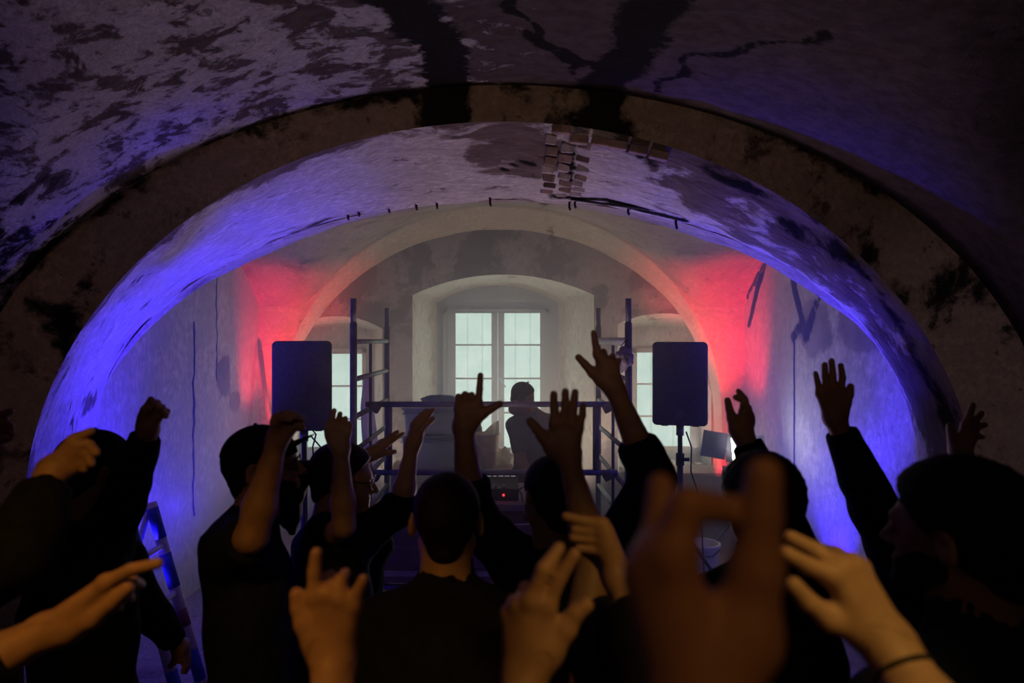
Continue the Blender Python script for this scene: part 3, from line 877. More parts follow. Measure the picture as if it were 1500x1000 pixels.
head((2.13, 6.28, 0.86), 0.25, 0.9, (0.15, 0.10, 0.13), False)
head((2.40, 6.34, 1.13), -0.2, -0.6, (0.13, 0.10, 0.14), False)
# chest under the right niche, boards and debris on both sills
root = thing('wooden_chest', (1.98, 7.33, 0), 'panelled wooden chest under the niche behind the tripod stand', 'chest')
boxo('body', (1.98, 7.30, 0.34), (0.92, 0.44, 0.68), M['wood'], root, 0.006)
boxo('lid', (1.98, 7.29, 0.70), (0.98, 0.48, 0.04), M['wood'], root, 0.006)
for x in (1.76, 2.20):
    boxo('front_panel', (x, 7.075, 0.35), (0.36, 0.016, 0.46), M['wood'], root, 0.005)
def debris(cx, cy, cz, sx, sy, label, seed):
    rnd = random.Random(seed)
    root = thing('debris_heap', (cx, cy, cz), label, 'debris', 'debris heaps on the window sills')
    lump('dust_pile', (cx, cy, cz + 0.02), (sx, sy, 0.075), M['paper'], None, None, seed, 0.5, 5, parent=root, flat=True, ridged=True)
    bm = BM()
    for k in range(130):
        x, y = cx + rnd.uniform(-sx, sx) * 0.95, cy + rnd.uniform(-sy, sy) * 0.8
        z = cz + 0.045 + 0.04 * rnd.random()
        a, L = rnd.uniform(0, PI), rnd.uniform(0.05, 0.13)
        R_ = Matrix.Rotation(a, 3, 'Z') @ Matrix.Rotation(rnd.uniform(-0.5, 0.5), 3, 'Y')
        add_box(bm, (x, y, z), (L, 0.012, 0.006), R_)
    o = obj('splinters', bm, M['wood'], root)
    o['kind'] = 'stuff'
    return root
debris(1.85, 7.72, 0.62, 0.42, 0.16, 'heap of splinters and plaster rubble on the sill above the wooden chest', 3)
debris(-1.78, 7.72, 0.62, 0.45, 0.16, 'heap of splinters and plaster rubble on the sill behind the ponytailed woman', 4)
# pole leaning in the left corner, white bucket
tube('wooden_pole', [W(381, 512, 7.15), W(397, 640, 6.95), Vector((-2.20, 6.75, 0.01))], 0.022, M['white_paint'], label='pale wooden pole leaning in the red-lit corner behind the loudspeaker', cat='pole')
root = thing('plastic_bucket', (1.72, 5.75, 0), 'white plastic bucket on the floor seen through the curled fingers', 'bucket')
bm = BM()
add_lathe(bm, (1.72, 5.75, 0), [(0.11, 0), (0.14, 0.36), (0.148, 0.36), (0.148, 0.39), (0.134, 0.39), (0.125, 0.3)], 26)
obj('pail', bm, M['paper'], root)
tube('handle', [(1.60, 5.66, 0.36), (1.68, 5.60, 0.32), (1.76, 5.60, 0.32), (1.84, 5.66, 0.36)], 0.005, M['blk'], root, 6)
# painter's step ladder by the left pier
root = thing('step_ladder', (-1.95, 3.93, 0), "painter's trestle ladder with blue and maroon stripes by the blue-lit pier", 'ladder')
def lx(z): return -1.75 - 0.28 * z
for side, y in (('near', 3.80), ('far', 4.06)):
    st = tube('stile', [(lx(0), y, 0), (lx(1.13), y, 1.13)], 0.034, M['white_paint'], root, 8)
    for z0, z1, m in ((0.92, 1.1, 'blue_paint'), (0.63, 0.83, 'blue_paint'), (0.40, 0.50, 'mar_paint'), (0.08, 0.26, 'blue_paint')):
        tube('painted_stripe', [(lx(z0), y, z0), (lx(z1), y, z1)], 0.0355, M[m], st, 8, label='maroon painted stripe' if m[0] == 'm' else 'blue painted stripe')
    tube('rear_stile', [(lx(1.08) - 0.03, y, 1.08), (-2.38, y, 0)], 0.018, M['white_paint'], root, 8)
for z in (0.05, 0.325, 0.60, 0.875):
    tube('rung', [(lx(z), 3.78, z), (lx(z), 4.08, z)], 0.019, M['white_paint'], root, 8)
tube('rear_brace', [(-2.25, 3.8, 0.3), (-2.25, 4.06, 0.3)], 0.015, M['white_paint'], root, 8)

# hooks and cable along the vault edge, bricks, cracks: pieces of the structure
for i, (px, py) in enumerate(((510, 311), (526, 306), (570, 301), (610, 297), (640, 295), (718, 291), (834, 297), (842, 294), (920, 304), (990, 313))):
    p = W(px, py, 4.235)
    bm = BM()
    L = 0.028 if i not in (9,) else 0.06
    add_tube(bm, [p + Vector((0, 0, 0.05)), p + Vector((0, 0, -L)), p + Vector((0.004, -0.012, -L * 1.6))], 0.008, 6)
    obj('hook', bm, M['iron'], sof)
tube('iron_bracket', [W(980, 309, 4.12), W(998, 276, 3.86)], 0.015, M['iron'], sof)
tube('conduit', [W(836, 291, 4.2), W(880, 298, 4.2), W(930, 304, 4.19), W(985, 309, 4.17)], 0.008, M['iron'], sof)
rnd = random.Random(11)
def soffit_z(x, y):
    t = (y - Y0) / (Y1 - Y0)
    return ell(x, *INF) * (1 - t) + ell(x, *INB) * t
bshape = None
for col, x0 in enumerate((0.285, 0.375, 0.46)):
    for k in range(7):
        y = 3.70 + k * 0.072 + (0.03 if col % 2 else 0)
        x = x0 + 0.012 * rnd.uniform(-1, 1) + 0.02 * k / 7
        z = soffit_z(x, y) - 0.14 * math.sin(PI * min(1, ((y - Y0) / (Y1 - Y0)) / 0.9)) * max(0, min(1, x / 1.2)) + 0.012
        bm = BM()
        add_box(bm, (x, y, z - 0.01 * rnd.random()), (0.078 - 0.02 * rnd.random(), 0.058, 0.05), Matrix.Rotation(0.18 + 0.12 * rnd.uniform(-1, 1), 3, 'Y') @ Matrix.Rotation(0.4 + 0.1 * rnd.uniform(-1, 1), 3, 'X') @ Matrix.Rotation(0.12 * rnd.uniform(-1, 1), 3, 'Z'))
        bevel(bm, 0.006, 1)
        obj('brick', bm, M[rnd.choice(('brick', 'brick_b', 'brick_b', 'brick_c'))], sof)
for k, (px, py) in enumerate(((822, 190), (848, 205), (880, 208), (905, 213), (935, 220), (965, 228))):
    p = W(px, py, 3.62)
    bm = BM()
    add_box(bm, p, (0.10, 0.05, 0.045), Matrix.Rotation(0.08 + 0.03 * k, 3, 'Y'))
    bevel(bm, 0.012, 2)
    obj('brick', bm, M['brick'], sof)
def wall_line(name, wall, x, pts, r, m):
    bm = BM()
    pp = [Vector((x, y, z)) for y, z in pts]
    add_tube(bm, pp, r, 6)
    obj(name, bm, m, wall)
jit = random.Random(5)
wall_line('crack', wl, -XF + 0.004, [(5.66 + 0.02 * jit.uniform(-1, 1), 2.25 - 0.085 * k) for k in range(20)], [0.004 + 0.005 * abs(math.sin(k * 1.3)) for k in range(20)], M['crack'])
wall_line('crack', wl, -XF + 0.004, [(6.12 + 0.015 * jit.uniform(-1, 1), 2.75 - 0.06 * k) for k in range(18)], [0.003 + 0.004 * abs(math.sin(k * 1.7)) for k in range(18)], M['crack'])
wall_line('crack', wr, XF + 0.075 - 0.008, [(6.3 + 0.045 * k + 0.02 * jit.uniform(-1, 1), h2_far(6.3 + 0.045 * k) - 0.01 + 0.02 * jit.uniform(-1, 1)) for k in range(19)], [0.010 + 0.014 * abs(math.sin(k * 1.9)) for k in range(19)], M['crack'])
wall_line('seam', wr, XF + 0.075 - 0.006, [(6.0 + 0.004 * jit.uniform(-1, 1), 2.16 - 0.08 * k) for k in range(26)], 0.006, M['crack'])

# ------------------------------------------------------------------ people: smooth bodies grown from blended limbs
f32 = np.float32
def A3(v): return np.array(v, dtype=f32)
def capsule(P, a, b, ra, rb):
    ab = b - a
    t = np.clip(((P - a) @ ab) / max(float(ab @ ab), 1e-9), 0, 1)
    d = P - a - t[:, None] * ab
    return np.sqrt(np.einsum('ij,ij->i', d, d)) - (ra + (rb - ra) * t)
def ellips(P, c, R, r):
    q = (P - c) @ R          # columns of R: local axes
    k0 = np.linalg.norm(q / r, axis=1)
    k1 = np.linalg.norm(q / (r * r), axis=1) + 1e-9
    return k0 * (k0 - 1) / k1
def smin(a, b, k):
    h = np.maximum(k - np.abs(a - b), 0) / k
    return np.minimum(a, b) - h * h * k * 0.25
def smax(a, b, k): return -smin(-a, -b, k)

def polygonise(fn, lo, hi, h, skip=()):
    """surface nets over a box; only blocks near the surface are sampled; quads inside a skip box are left out"""
    lo = A3(lo); hi = A3(hi)
    B = 8
    nb = np.maximum(np.ceil((hi - lo) / (h * B)).astype(int), 1)
    n = nb * B + 1
    G = np.full(n, 1.0, dtype=f32)
    bi = np.stack(np.meshgrid(*[np.arange(k) for k in nb], indexing='ij'), -1).reshape(-1, 3)
    cen = lo + (bi * B + B / 2) * h
    dv = fn(cen.astype(f32))
    near = np.abs(dv) < B * h * 0.9 + 0.02
    for i in np.where(~near)[0]:
        if dv[i] < 0:
            x, y, z = bi[i] * B
            G[x:x + B + 1, y:y + B + 1, z:z + B + 1] = -1.0
    loc = np.stack(np.meshgrid(*[np.arange(B + 1)] * 3, indexing='ij'), -1).reshape(-1, 3)
    idx = np.where(near)[0]
    if not len(idx): return np.zeros((0, 3)), np.zeros((0, 4), int)
    for s in range(0, len(idx), 256):
        sub = idx[s:s + 256]
        gi = (bi[sub][:, None, :] * B + loc[None]).reshape(-1, 3)
        v = fn((lo + gi * h).astype(f32))
        G[gi[:, 0], gi[:, 1], gi[:, 2]] = v
    S = G < 0
    c8 = [S[dx:n[0] - 1 + dx, dy:n[1] - 1 + dy, dz:n[2] - 1 + dz] for dx in (0, 1) for dy in (0, 1) for dz in (0, 1)]
    sm = sum(c.astype(np.int8) for c in c8)
    act = (sm > 0) & (sm < 8)
    cid = np.full(act.shape, -1, int)
    ai = np.argwhere(act)
    cid[act] = np.arange(len(ai))
    acc = np.zeros((len(ai), 3)); cnt = np.zeros(len(ai))
    offs = [(dx, dy, dz) for dx in (0, 1) for dy in (0, 1) for dz in (0, 1)]
    for a in range(8):
        for ax, st in ((0, 4), (1, 2), (2, 1)):
            if offs[a][ax] == 0:
                b = a + st
                ga = G[ai[:, 0] + offs[a][0], ai[:, 1] + offs[a][1], ai[:, 2] + offs[a][2]]
                gb = G[ai[:, 0] + offs[b][0], ai[:, 1] + offs[b][1], ai[:, 2] + offs[b][2]]
                cr = (ga < 0) != (gb < 0)
                t = np.where(cr, ga / np.where(cr, ga - gb, 1), 0)
                p = np.array(offs[a], float)[None] + np.zeros((len(ai), 3))
                p[:, ax] += t
                acc[cr] += p[cr]; cnt[cr] += 1
    V = lo + (ai + acc / np.maximum(cnt, 1)[:, None]) * h
    quads = []
    for ax in range(3):
        u, w_ = (ax + 1) % 3, (ax + 2) % 3
        sa = [slice(None)] * 3; sb = [slice(None)] * 3
        sa[ax] = slice(0, -1); sb[ax] = slice(1, None)
        ch = S[tuple(sa)] != S[tuple(sb)]
        e = np.argwhere(ch)
        if not len(e): continue
        ok = (e[:, u] > 0) & (e[:, w_] > 0) & (e[:, u] < n[u] - 1) & (e[:, w_] < n[w_] - 1)
        e = e[ok]
        fl = S[tuple(sa)][e[:, 0], e[:, 1], e[:, 2]]
        def cell(du, dw):
            q = e.copy(); q[:, u] += du; q[:, w_] += dw
            return cid[q[:, 0], q[:, 1], q[:, 2]]
        q = np.stack([cell(-1, -1), cell(0, -1), cell(0, 0), cell(-1, 0)], 1)
        q[~fl] = q[~fl][:, ::-1]
        quads.append(q)
    Q = np.concatenate(quads) if quads else np.zeros((0, 4), int)
    Q = Q[(Q >= 0).all(1)]
    for slo, shi in skip:
        c = V[Q].mean(1)
        ins = ((c > A3(slo)) & (c < A3(shi))).all(1)
        Q = Q[~ins]
    return V, Q
def to_mesh(name, parts):
    Vs, Qs, o = [], [], 0
    for V, Q in parts:
        used = np.unique(Q)
        if not len(used): continue
        mp = np.full(len(V), -1, int); mp[used] = np.arange(len(used))
        Vs.append(V[used]); Qs.append(mp[Q] + o); o += len(used)
    V = np.concatenate(Vs); Q = np.concatenate(Qs)
    me = bpy.data.meshes.new(name)
    me.from_pydata(V.tolist(), [], Q.tolist())
    me.update()
    return me

def skin_mat(name, col):
    m, nt, b = new_mat(name)
    tc = N(nt, 'ShaderNodeTexCoord').outputs['Object']
    f = noise(nt, tc, 28, 5, 0.6)
    nt.links.new(mixc(nt, ramp(nt, f, 0.3, 0.7), tuple(c * 0.82 for c in col), col), b.inputs['Base Color'])
    b.inputs['Roughness'].default_value = 0.55
    b.inputs['Specular IOR Level'].default_value = 0.3
    return m
M['skin_a'] = skin_mat('tanned_skin', (0.30, 0.16, 0.105))
M['skin_b'] = skin_mat('fair_skin', (0.42, 0.25, 0.17))
M['navy'] = simple('navy_cotton', (0.010, 0.013, 0.034), 0.95, var=0.4, scale=40, spec=0.1)
M['black_cloth'] = simple('black_cotton', (0.007, 0.007, 0.009), 0.95, var=0.4, scale=40, spec=0.1)
M['tee_grey'] = simple('charcoal_cotton', (0.10, 0.105, 0.12), 0.95, spec=0.1)
M['denim'] = simple('dark_denim', (0.012, 0.015, 0.028), 0.9, spec=0.1)
M['hair_dark'] = simple('dark_hair', (0.010, 0.008, 0.007), 0.7, var=0.5, scale=90, spec=0.2)
M['hair_brown'] = simple('brown_hair', (0.022, 0.014, 0.010), 0.65, var=0.5, scale=90, spec=0.2)
M['shoe'] = simple('black_shoe_leather', (0.012, 0.011, 0.011), 0.5)
M['gold'] = simple('gold_metal', (0.6, 0.42, 0.15), 0.3, 1.0)
M['cap_black'] = simple('black_cap_cloth', (0.006, 0.006, 0.009), 0.95, spec=0.1)
M['cord'] = simple('black_wrist_cord', (0.008, 0.007, 0.007), 0.8)

FINGERS = ('thumb', 'index', 'middle', 'ring', 'little')
class Hand:
    """five jointed fingers, thumb root and palm; measured joint points, sizes in metres"""
    def __init__(s, d, wrist, sc=1.0, thumb=None, index=None, middle=None, ring=None, little=None, cmc=None):
        P = lambda q: A3(W(q[0], q[1], d + (q[2] / 100 if len(q) > 2 else 0)))
        s.wrist = P(wrist)
        s.f = {k: [P(q) for q in v] for k, v in dict(thumb=thumb, index=index, middle=middle, ring=ring, little=little).items()}
        s.cmc = P(cmc) if cmc else s.wrist * 0.6 + s.f['thumb'][0] * 0.4
        s.sc = sc
    def pts(s): return [s.wrist, s.cmc] + [p for v in s.f.values() for p in v]
    def sdf(s, P):
        k = s.sc
        kn = [s.f[n][0] for n in FINGERS[1:]]
        d = None
        for i, q in enumerate(kn):
            wq = s.wrist + (q - kn[0] * 0.5 - kn[3] * 0.5) * 0.35
            e = capsule(P, wq, q, 0.0165 * k, 0.0112 * k)
            d = e if d is None else smin(d, e, 0.016)
        for a, b in zip(kn, kn[1:]):
            d = smin(d, capsule(P, a, b, 0.0105 * k, 0.0105 * k), 0.008)
        t = s.f['thumb']
        d = smin(d, capsule(P, s.cmc, t[0], 0.0165 * k, 0.0135 * k), 0.022)
        d = smin(d, capsule(P, s.wrist, s.cmc, 0.020 * k, 0.0165 * k), 0.02)
        fd = None
        for n in FINGERS:
            pts = s.f[n]
            r0, r1 = {'thumb': (0.0128, 0.0098), 'index': (0.0106, 0.0083), 'middle': (0.0109, 0.0084), 'ring': (0.0104, 0.0081), 'little': (0.0094, 0.0073)}[n]
            e = None
            m = len(pts) - 1
            for i in range(m):
                ra, rb = r0 + (r1 - r0) * i / m, r0 + (r1 - r0) * (i + 1) / m
                c = capsule(P, pts[i], pts[i + 1], ra * k, rb * k)
                e = c if e is None else smin(e, c, 0.003)
            fd = e if fd is None else smin(fd, e, 0.0025)
        return smin(d, fd, 0.009)
    def box(s, m=0.022):
        q = np.array(s.pts())
        return q.min(0) - m * s.sc, q.max(0) + m * s.sc
def relaxed_hand(wrist, d, across, back):
    """a hanging, slightly curled hand: d = finger direction, across = towards the index side, back = out of the back of the hand"""
    h = Hand.__new__(Hand)
    w_, d, a, n = A3(wrist), A3(d), A3(across), A3(back)
    h.wrist, h.sc = w_, 1.0
    h.f = {}
    for i, (nm, L) in enumerate((('index', 0.075), ('middle', 0.083), ('ring', 0.078), ('little', 0.060))):
        kn = w_ + d * (0.088 - 0.004 * abs(i - 1)) + a * (0.030 - 0.0205 * i)
        m_ = kn + (d * 0.9 - n * 0.42) * L * 0.5
        h.f[nm] = [kn, m_, m_ + (d * 0.72 - n * 0.7) * L * 0.5]
    h.cmc = w_ + d * 0.03 + a * 0.028 - n * 0.01
    t0 = w_ + d * 0.062 + a * 0.044 - n * 0.02
    h.f['thumb'] = [t0, t0 + d * 0.03 + a * 0.004 - n * 0.012, t0 + d * 0.055 - a * 0.002 - n * 0.02]
    return h

def person(label, head, height=None, yaw=0.0, hyaw=None, pitch=0.0, roll=0.0, skin='skin_a', shirt='black_cloth', arms=None, hair='short', hair_mat='hair_dark',
           sleeve=0.55, female=False, collar=False, cap=None, glasses=False, earring=None, beard=False, ponytail=False, cuffs=None, bracelet=None, headphones=False, res=1.0, hs=1.0, brim_up=-0.012, lean=(0, 0)):
    """head = world centre of the head; yaw turns the body clockwise from facing the end wall"""
    hc = A3(head)
    H = height or float(hc[2]) + 0.115
    th, ph = math.radians(yaw), math.radians(yaw if hyaw is None else hyaw)
    fw, rt, up = A3((math.sin(th), math.cos(th), 0)), A3((math.cos(th), -math.sin(th), 0)), A3((0, 0, 1))
    pit, rol = math.radians(pitch), math.radians(roll)
    Rh = Matrix.Rotation(-ph, 3, 'Z') @ Matrix.Rotation(pit, 3, 'X') @ Matrix.Rotation(rol, 3, 'Y')   # local x right, y forward, z up
    RH = np.array(Rh, dtype=f32)
    def hl(x, y, z): return hc + RH @ A3((x * hs, y * hs, z * hs))
    neck = hl(0, -0.02, -0.09)
    nb = A3((hc[0], hc[1], 0)) - fw * 0.045 * (1 + max(0, -pitch) / 30) + up * (hc[2] - 0.185) + A3((lean[0], lean[1], 0))
    foot = A3((nb[0], nb[1], 0))
    zs = float(hc[2]) - 0.265
    sw = (0.158 if female else 0.185) * H / 1.78
    zp = 0.53 * H
    root = thing('person', (float(foot[0]), float(foot[1]), 0.0), label, 'person')
    A = {}
    for side, sg in (('L', -1), ('R', 1)):
        sh = foot + rt * sg * sw + up * zs
        a = (arms or {}).get(side)
        if a is None:
            el = sh + rt * sg * 0.05 - fw * 0.03 - up * 0.29
            wr = el + fw * 0.09 - up * 0.235 + rt * sg * 0.0
            hd = relaxed_hand(wr, (0.12 * fw - up) / 1.007, fw, rt * sg)
            sl = sleeve if not isinstance(sleeve, dict) else sleeve.get(side, 0.55)
        else:
            if a.get('shoulder') is not None: sh = A3(a['shoulder'])
            el = A3(a['elbow']); hd = a['hand']; wr = hd.wrist
            sl = a.get('sleeve', sleeve)
        A[side] = dict(sh=sh, el=el, wr=wr, hand=hd, sl=sl, sg=sg, thin=0.86 if female else 1.0)
    I3 = np.stack([rt, fw, up], 1)
    kf = 0.88 if female else 1.0
    chest, belly, pelv = foot + up * (zs - 0.13) + fw * 0.005, foot + up * (zp + 0.13) + fw * 0.01, foot + up * zp
    def torso(P, g=0.0):
        d = capsule(P, A['L']['sh'] * 0.72 + A['R']['sh'] * 0.28 - up * 0.025, A['R']['sh'] * 0.72 + A['L']['sh'] * 0.28 - up * 0.025, 0.078 * kf + g, 0.078 * kf + g)
        d = smin(d, ellips(P, chest, I3, A3((0.172 * kf + g, 0.118 * kf + g, 0.20 + g))), 0.06)
        d = smin(d, ellips(P, belly, I3, A3((0.152 * kf + g, 0.108 * kf + g, 0.20 + g))), 0.08)
        d = smin(d, ellips(P, pelv, I3, A3((0.172 + g, 0.118 + g, 0.13 + g))), 0.06)
        for s_ in 'LR':
            d = smin(d, capsule(P, nb + up * 0.012, A[s_]['sh'] + up * 0.002, 0.050 + g, 0.056 * kf + g), 0.05)
        return d
    def upper_arm(P, a, g=0.0):
        return capsule(P, a['sh'], a['el'], 0.056 * a['thin'] + g, 0.043 * a['thin'] + g)
    def fore_arm(P, a, g=0.0):
        k = a['thin'] * (0.93 + 0.07 * a['hand'].sc)
        mid = a['el'] * 0.7 + a['wr'] * 0.3
        return smin(capsule(P, a['el'], mid, 0.042 * k + g, 0.044 * k + g), capsule(P, mid, a['wr'], 0.044 * k + g, 0.0265 * k + g), 0.02)
    hips = {s_: foot + rt * sg * 0.092 + up * (zp - 0.03) for s_, sg in (('L', -1), ('R', 1))}
    knees = {s_: foot + rt * sg * 0.105 + fw * 0.015 + up * 0.285 * H for s_, sg in (('L', -1), ('R', 1))}
    ankles = {s_: foot + rt * sg * 0.115 - fw * 0.02 + up * 0.085 for s_, sg in (('L', -1), ('R', 1))}
    def legs(P, g=0.0):
        d = None
        for s_ in 'LR':
            e = smin(capsule(P, hips[s_], knees[s_], 0.088 + g, 0.058 + g), capsule(P, knees[s_], ankles[s_], 0.058 + g, 0.040 + g), 0.03)
            d = e if d is None else smin(d, e, 0.02)
        return d
    def headsdf(P):
        q = (((P - hc) @ RH) / hs).astype(f32)
        E = np.eye(3, dtype=f32)
        d = ellips(q, A3((0, -0.014, 0.032)), E, A3((0.076, 0.097, 0.083)))
        d = smin(d, ellips(q, A3((0, 0.030, -0.035)), E, A3((0.057, 0.060, 0.078))), 0.03)
        for sg in (-1, 1):
            d = smin(d, capsule(q, A3((sg * 0.052, 0.0, -0.055)), A3((sg * 0.012, 0.066, -0.098)), 0.020, 0.017), 0.03)
        d = smin(d, capsule(q, A3((0, -0.03, -0.02)), A3((0, -0.035, -0.14)), 0.055, 0.056), 0.03)
        d = smin(d, capsule(q, A3((-0.03, 0.080, 0.020)), A3((0.03, 0.080, 0.020)), 0.0115, 0.0115), 0.018)
        for sg in (-1, 1):
            d = smax(d, -(np.linalg.norm(q - A3((sg * 0.033, 0.101, 0.003)), axis=1) - 0.0135), 0.014)
            d = np.minimum(d, np.linalg.norm(q - A3((sg * 0.032, 0.080, 0.003)), axis=1) - 0.0120)
        d = smin(d, capsule(q, A3((0, 0.088, 0.008)), A3((0, 0.112, -0.026)), 0.0065, 0.0105), 0.014)
        for sg in (-1, 1):
            d = smin(d, np.linalg.norm(q - A3((sg * 0.012, 0.098, -0.030)), axis=1) - 0.008, 0.008)
        d = smin(d, capsule(q, A3((-0.018, 0.090, -0.053)), A3((0.018, 0.090, -0.053)), 0.0062, 0.0062), 0.008)
        d = smin(d, capsule(q, A3((-0.015, 0.089, -0.066)), A3((0.015, 0.089, -0.066)), 0.0070, 0.0070), 0.006)
        d = smin(d, np.linalg.norm(q - A3((0, 0.080, -0.096)), axis=1) - 0.0185, 0.02)
        for sg in (-1, 1):
            Re = np.array(Matrix.Rotation(sg * 0.42, 3, 'Z') @ Matrix.Rotation(-0.2, 3, 'X'), dtype=f32)
            ear = ellips(q, A3((sg * 0.083, -0.018, -0.005)), Re, A3((0.0085, 0.020, 0.034)))
            cup = ellips(q, A3((sg * 0.091, -0.012, 0.0)), Re, A3((0.008, 0.011, 0.018)))
            d = smin(d, smax(ear, -cup, 0.006), 0.008)
        return d
    def body(P):
        d = torso(P)
        d = smin(d, capsule(P, neck, nb, 0.055 * kf, 0.060 * kf), 0.04)
        d = smin(d, legs(P), 0.05)
        for a in A.values():
            d = smin(d, smin(upper_arm(P, a), fore_arm(P, a), 0.015), 0.04)
            far = np.linalg.norm(P - a['wr'], axis=1) - 0.32
            if (far < 0).any():
                hnd = np.ones(len(P), dtype=f32)
                m_ = far < 0
                hnd[m_] = a['hand'].sdf(P[m_])
                d = smin(d, hnd, 0.018)
        near = np.linalg.norm(P - hc, axis=1) < 0.34
        if near.any():
            d[near] = smin(d[near], headsdf(P[near]), 0.03)
        return d
    # body mesh: fine boxes for head and hands, coarser elsewhere
    pts = np.array([hips['L'], hips['R'], hc + up * 0.14, hc - up * 0.1 + fw * .14, hc - fw * .14, foot + rt * 0.25, foot - rt * 0.25, foot + fw * 0.2, foot - fw * 0.2]
                   + [p for a in A.values() for p in (a['sh'], a['el'], a['wr'], *a['hand'].pts())])
    lo, hi = pts.min(0) - 0.07, pts.max(0) + 0.07
    fine = [(hc - 0.155 * hs, hc + 0.155 * hs)] + [a['hand'].box() for a in A.values()]
    parts = []
    zsplit = zp - 0.05
    hc_c = 0.014 * res
    skip = [(a_ + 0.006, b_ - 0.006) for a_, b_ in fine]
    parts.append(polygonise(body, (lo[0], lo[1], zsplit - 0.014), hi, hc_c, skip))
    parts.append(polygonise(body, (lo[0], lo[1], 0.02), (hi[0], hi[1], zsplit + 0.03), 0.03, skip))
    parts.append(polygonise(body, fine[0][0], fine[0][1], 0.0058 * res))
    for i, (side, a) in enumerate(A.items()):
        vis = side in (arms or {})
        parts.append(polygonise(body, fine[1 + i][0], fine[1 + i][1], (0.0036 if vis else 0.006) * a['hand'].sc * res, [skip[0]]))
    obj('body', to_mesh('body', parts), M[skin], root, smooth=True)
    # shirt: torso and sleeves, flat hems
    g = 0.016
    def shirtsdf(P):
        w1 = np.sin(P[:, 2] * 34 + 5 * np.sin(P[:, 0] * 17 + P[:, 1] * 11)) * np.sin(P[:, 0] * 23 + P[:, 1] * 31)
        d = torso(P, g)
        d = smax(d, (zp - 0.07) - P[:, 2], 0.01)
        if collar:
            c = capsule(P, nb - up * 0.02, nb + (neck - nb) * 0.85, 0.082 * kf, 0.066 * kf)
            d = smin(d, c, 0.02)
        hole = capsule(P, nb - up * 0.01 + fw * 0.01, neck + up * 0.1, 0.055 * kf, 0.054 * kf)
        d = smax(d, -hole, 0.008)
        for a in A.values():
            sl = a['sl']
            gg = g + 0.006
            if sl <= 1:
                e = upper_arm(P, a, gg)
                ax = (a['el'] - a['sh']); L = np.linalg.norm(ax); ax = ax / L
                e = smax(e, ((P - a['sh']) @ ax) - L * sl, 0.006)
            else:
                e = upper_arm(P, a, gg)
                f_ = fore_arm(P, a, g)
                ax = (a['wr'] - a['el']); L = np.linalg.norm(ax); ax = ax / L
                f_ = smax(f_, ((P - a['el']) @ ax) - L * (sl - 1), 0.006)
                e = smin(e, f_, 0.03)
            d = smin(d, e, 0.045)
        return d + 0.0035 * w1.astype(f32)
    sp = np.array([a[k] for a in A.values() for k in (('sh', 'el', 'wr') if a['sl'] > 1 else ('sh', 'el'))] + [nb, foot + up * (zp - 0.07) + rt * 0.2, foot + up * zp - rt * 0.2, foot + up * zp + fw * 0.14, foot + up * zp - fw * 0.14])
    obj('shirt', to_mesh('shirt', [polygonise(shirtsdf, sp.min(0) - 0.10, sp.max(0) + 0.10, 0.0125 * res)]), M[shirt], root, smooth=True)
    def trous(P):
        d = smin(legs(P, 0.014), ellips(P, pelv, I3, A3((0.184, 0.130, 0.14))), 0.05)
        return smax(smax(d, P[:, 2] - (zp + 0.03), 0.01), 0.06 - P[:, 2], 0.01)
    obj('trousers', to_mesh('trousers', [polygonise(trous, foot + A3((-0.3, -0.3, 0.03)), foot + A3((0.3, 0.3, zp + 0.06)), 0.026)]), M['denim'], root, smooth=True)
    for s_, sg in (('L', -1), ('R', 1)):
        an = ankles[s_]
        def shoe(P):
            d = smin(ellips(P, an + fw * 0.07 - up * 0.035, I3, A3((0.045, 0.125, 0.045))), capsule(P, an - up * 0.03, an + up * 0.02, 0.046, 0.05), 0.03)
            return smax(d, 0.001 - P[:, 2], 0.005)
        obj('shoe', to_mesh('shoe', [polygonise(shoe, an + A3((-0.22, -0.22, -0.12)), an + A3((0.22, 0.22, 0.09)), 0.016)]), M['shoe'], root, smooth=True)
    # hair
    E = np.eye(3, dtype=f32)
    def local(fn):
        return lambda P: fn((((P - hc) @ RH) / hs).astype(f32)) * hs
    if hair:
        t = {'short': 0.010, 'shaved': 0.008, 'full': 0.020, 'long': 0.015}[hair]
        def hairsdf(q):
            d = ellips(q, A3((0, -0.016, 0.032)), E, A3((0.076 + t, 0.098 + t, 0.083 + t)))
            d = smin(d, capsule(q, A3((0, -0.055, 0.0)), A3((0, -0.058, -0.055)), 0.052 + t * 0.6, 0.042 + t * 0.5), 0.03)
            n_ = A3((0, 0.72, -0.69))
            cut = (q - A3((0, 0.062, 0.062))) @ n_
            d = smax(d, cut.astype(f32), 0.012)
            for sg in (-1, 1):
                d = smax(d, -ellips(q, A3((sg * 0.088, -0.012, -0.012)), E, A3((0.03, 0.028, 0.038))), 0.01)
            if hair in ('full', 'short'):
                d = d + 0.0022 * (np.sin(q[:, 0] * 210) * np.sin(q[:, 1] * 190) * np.sin(q[:, 2] * 200)).astype(f32) * (1.6 if hair == 'full' else 1)
            return d
        obj('hair', to_mesh('hair', [polygonise(local(hairsdf), hc - 0.17 * hs, hc + 0.17 * hs, 0.0065 * res)]), M[hair_mat], root, smooth=True)
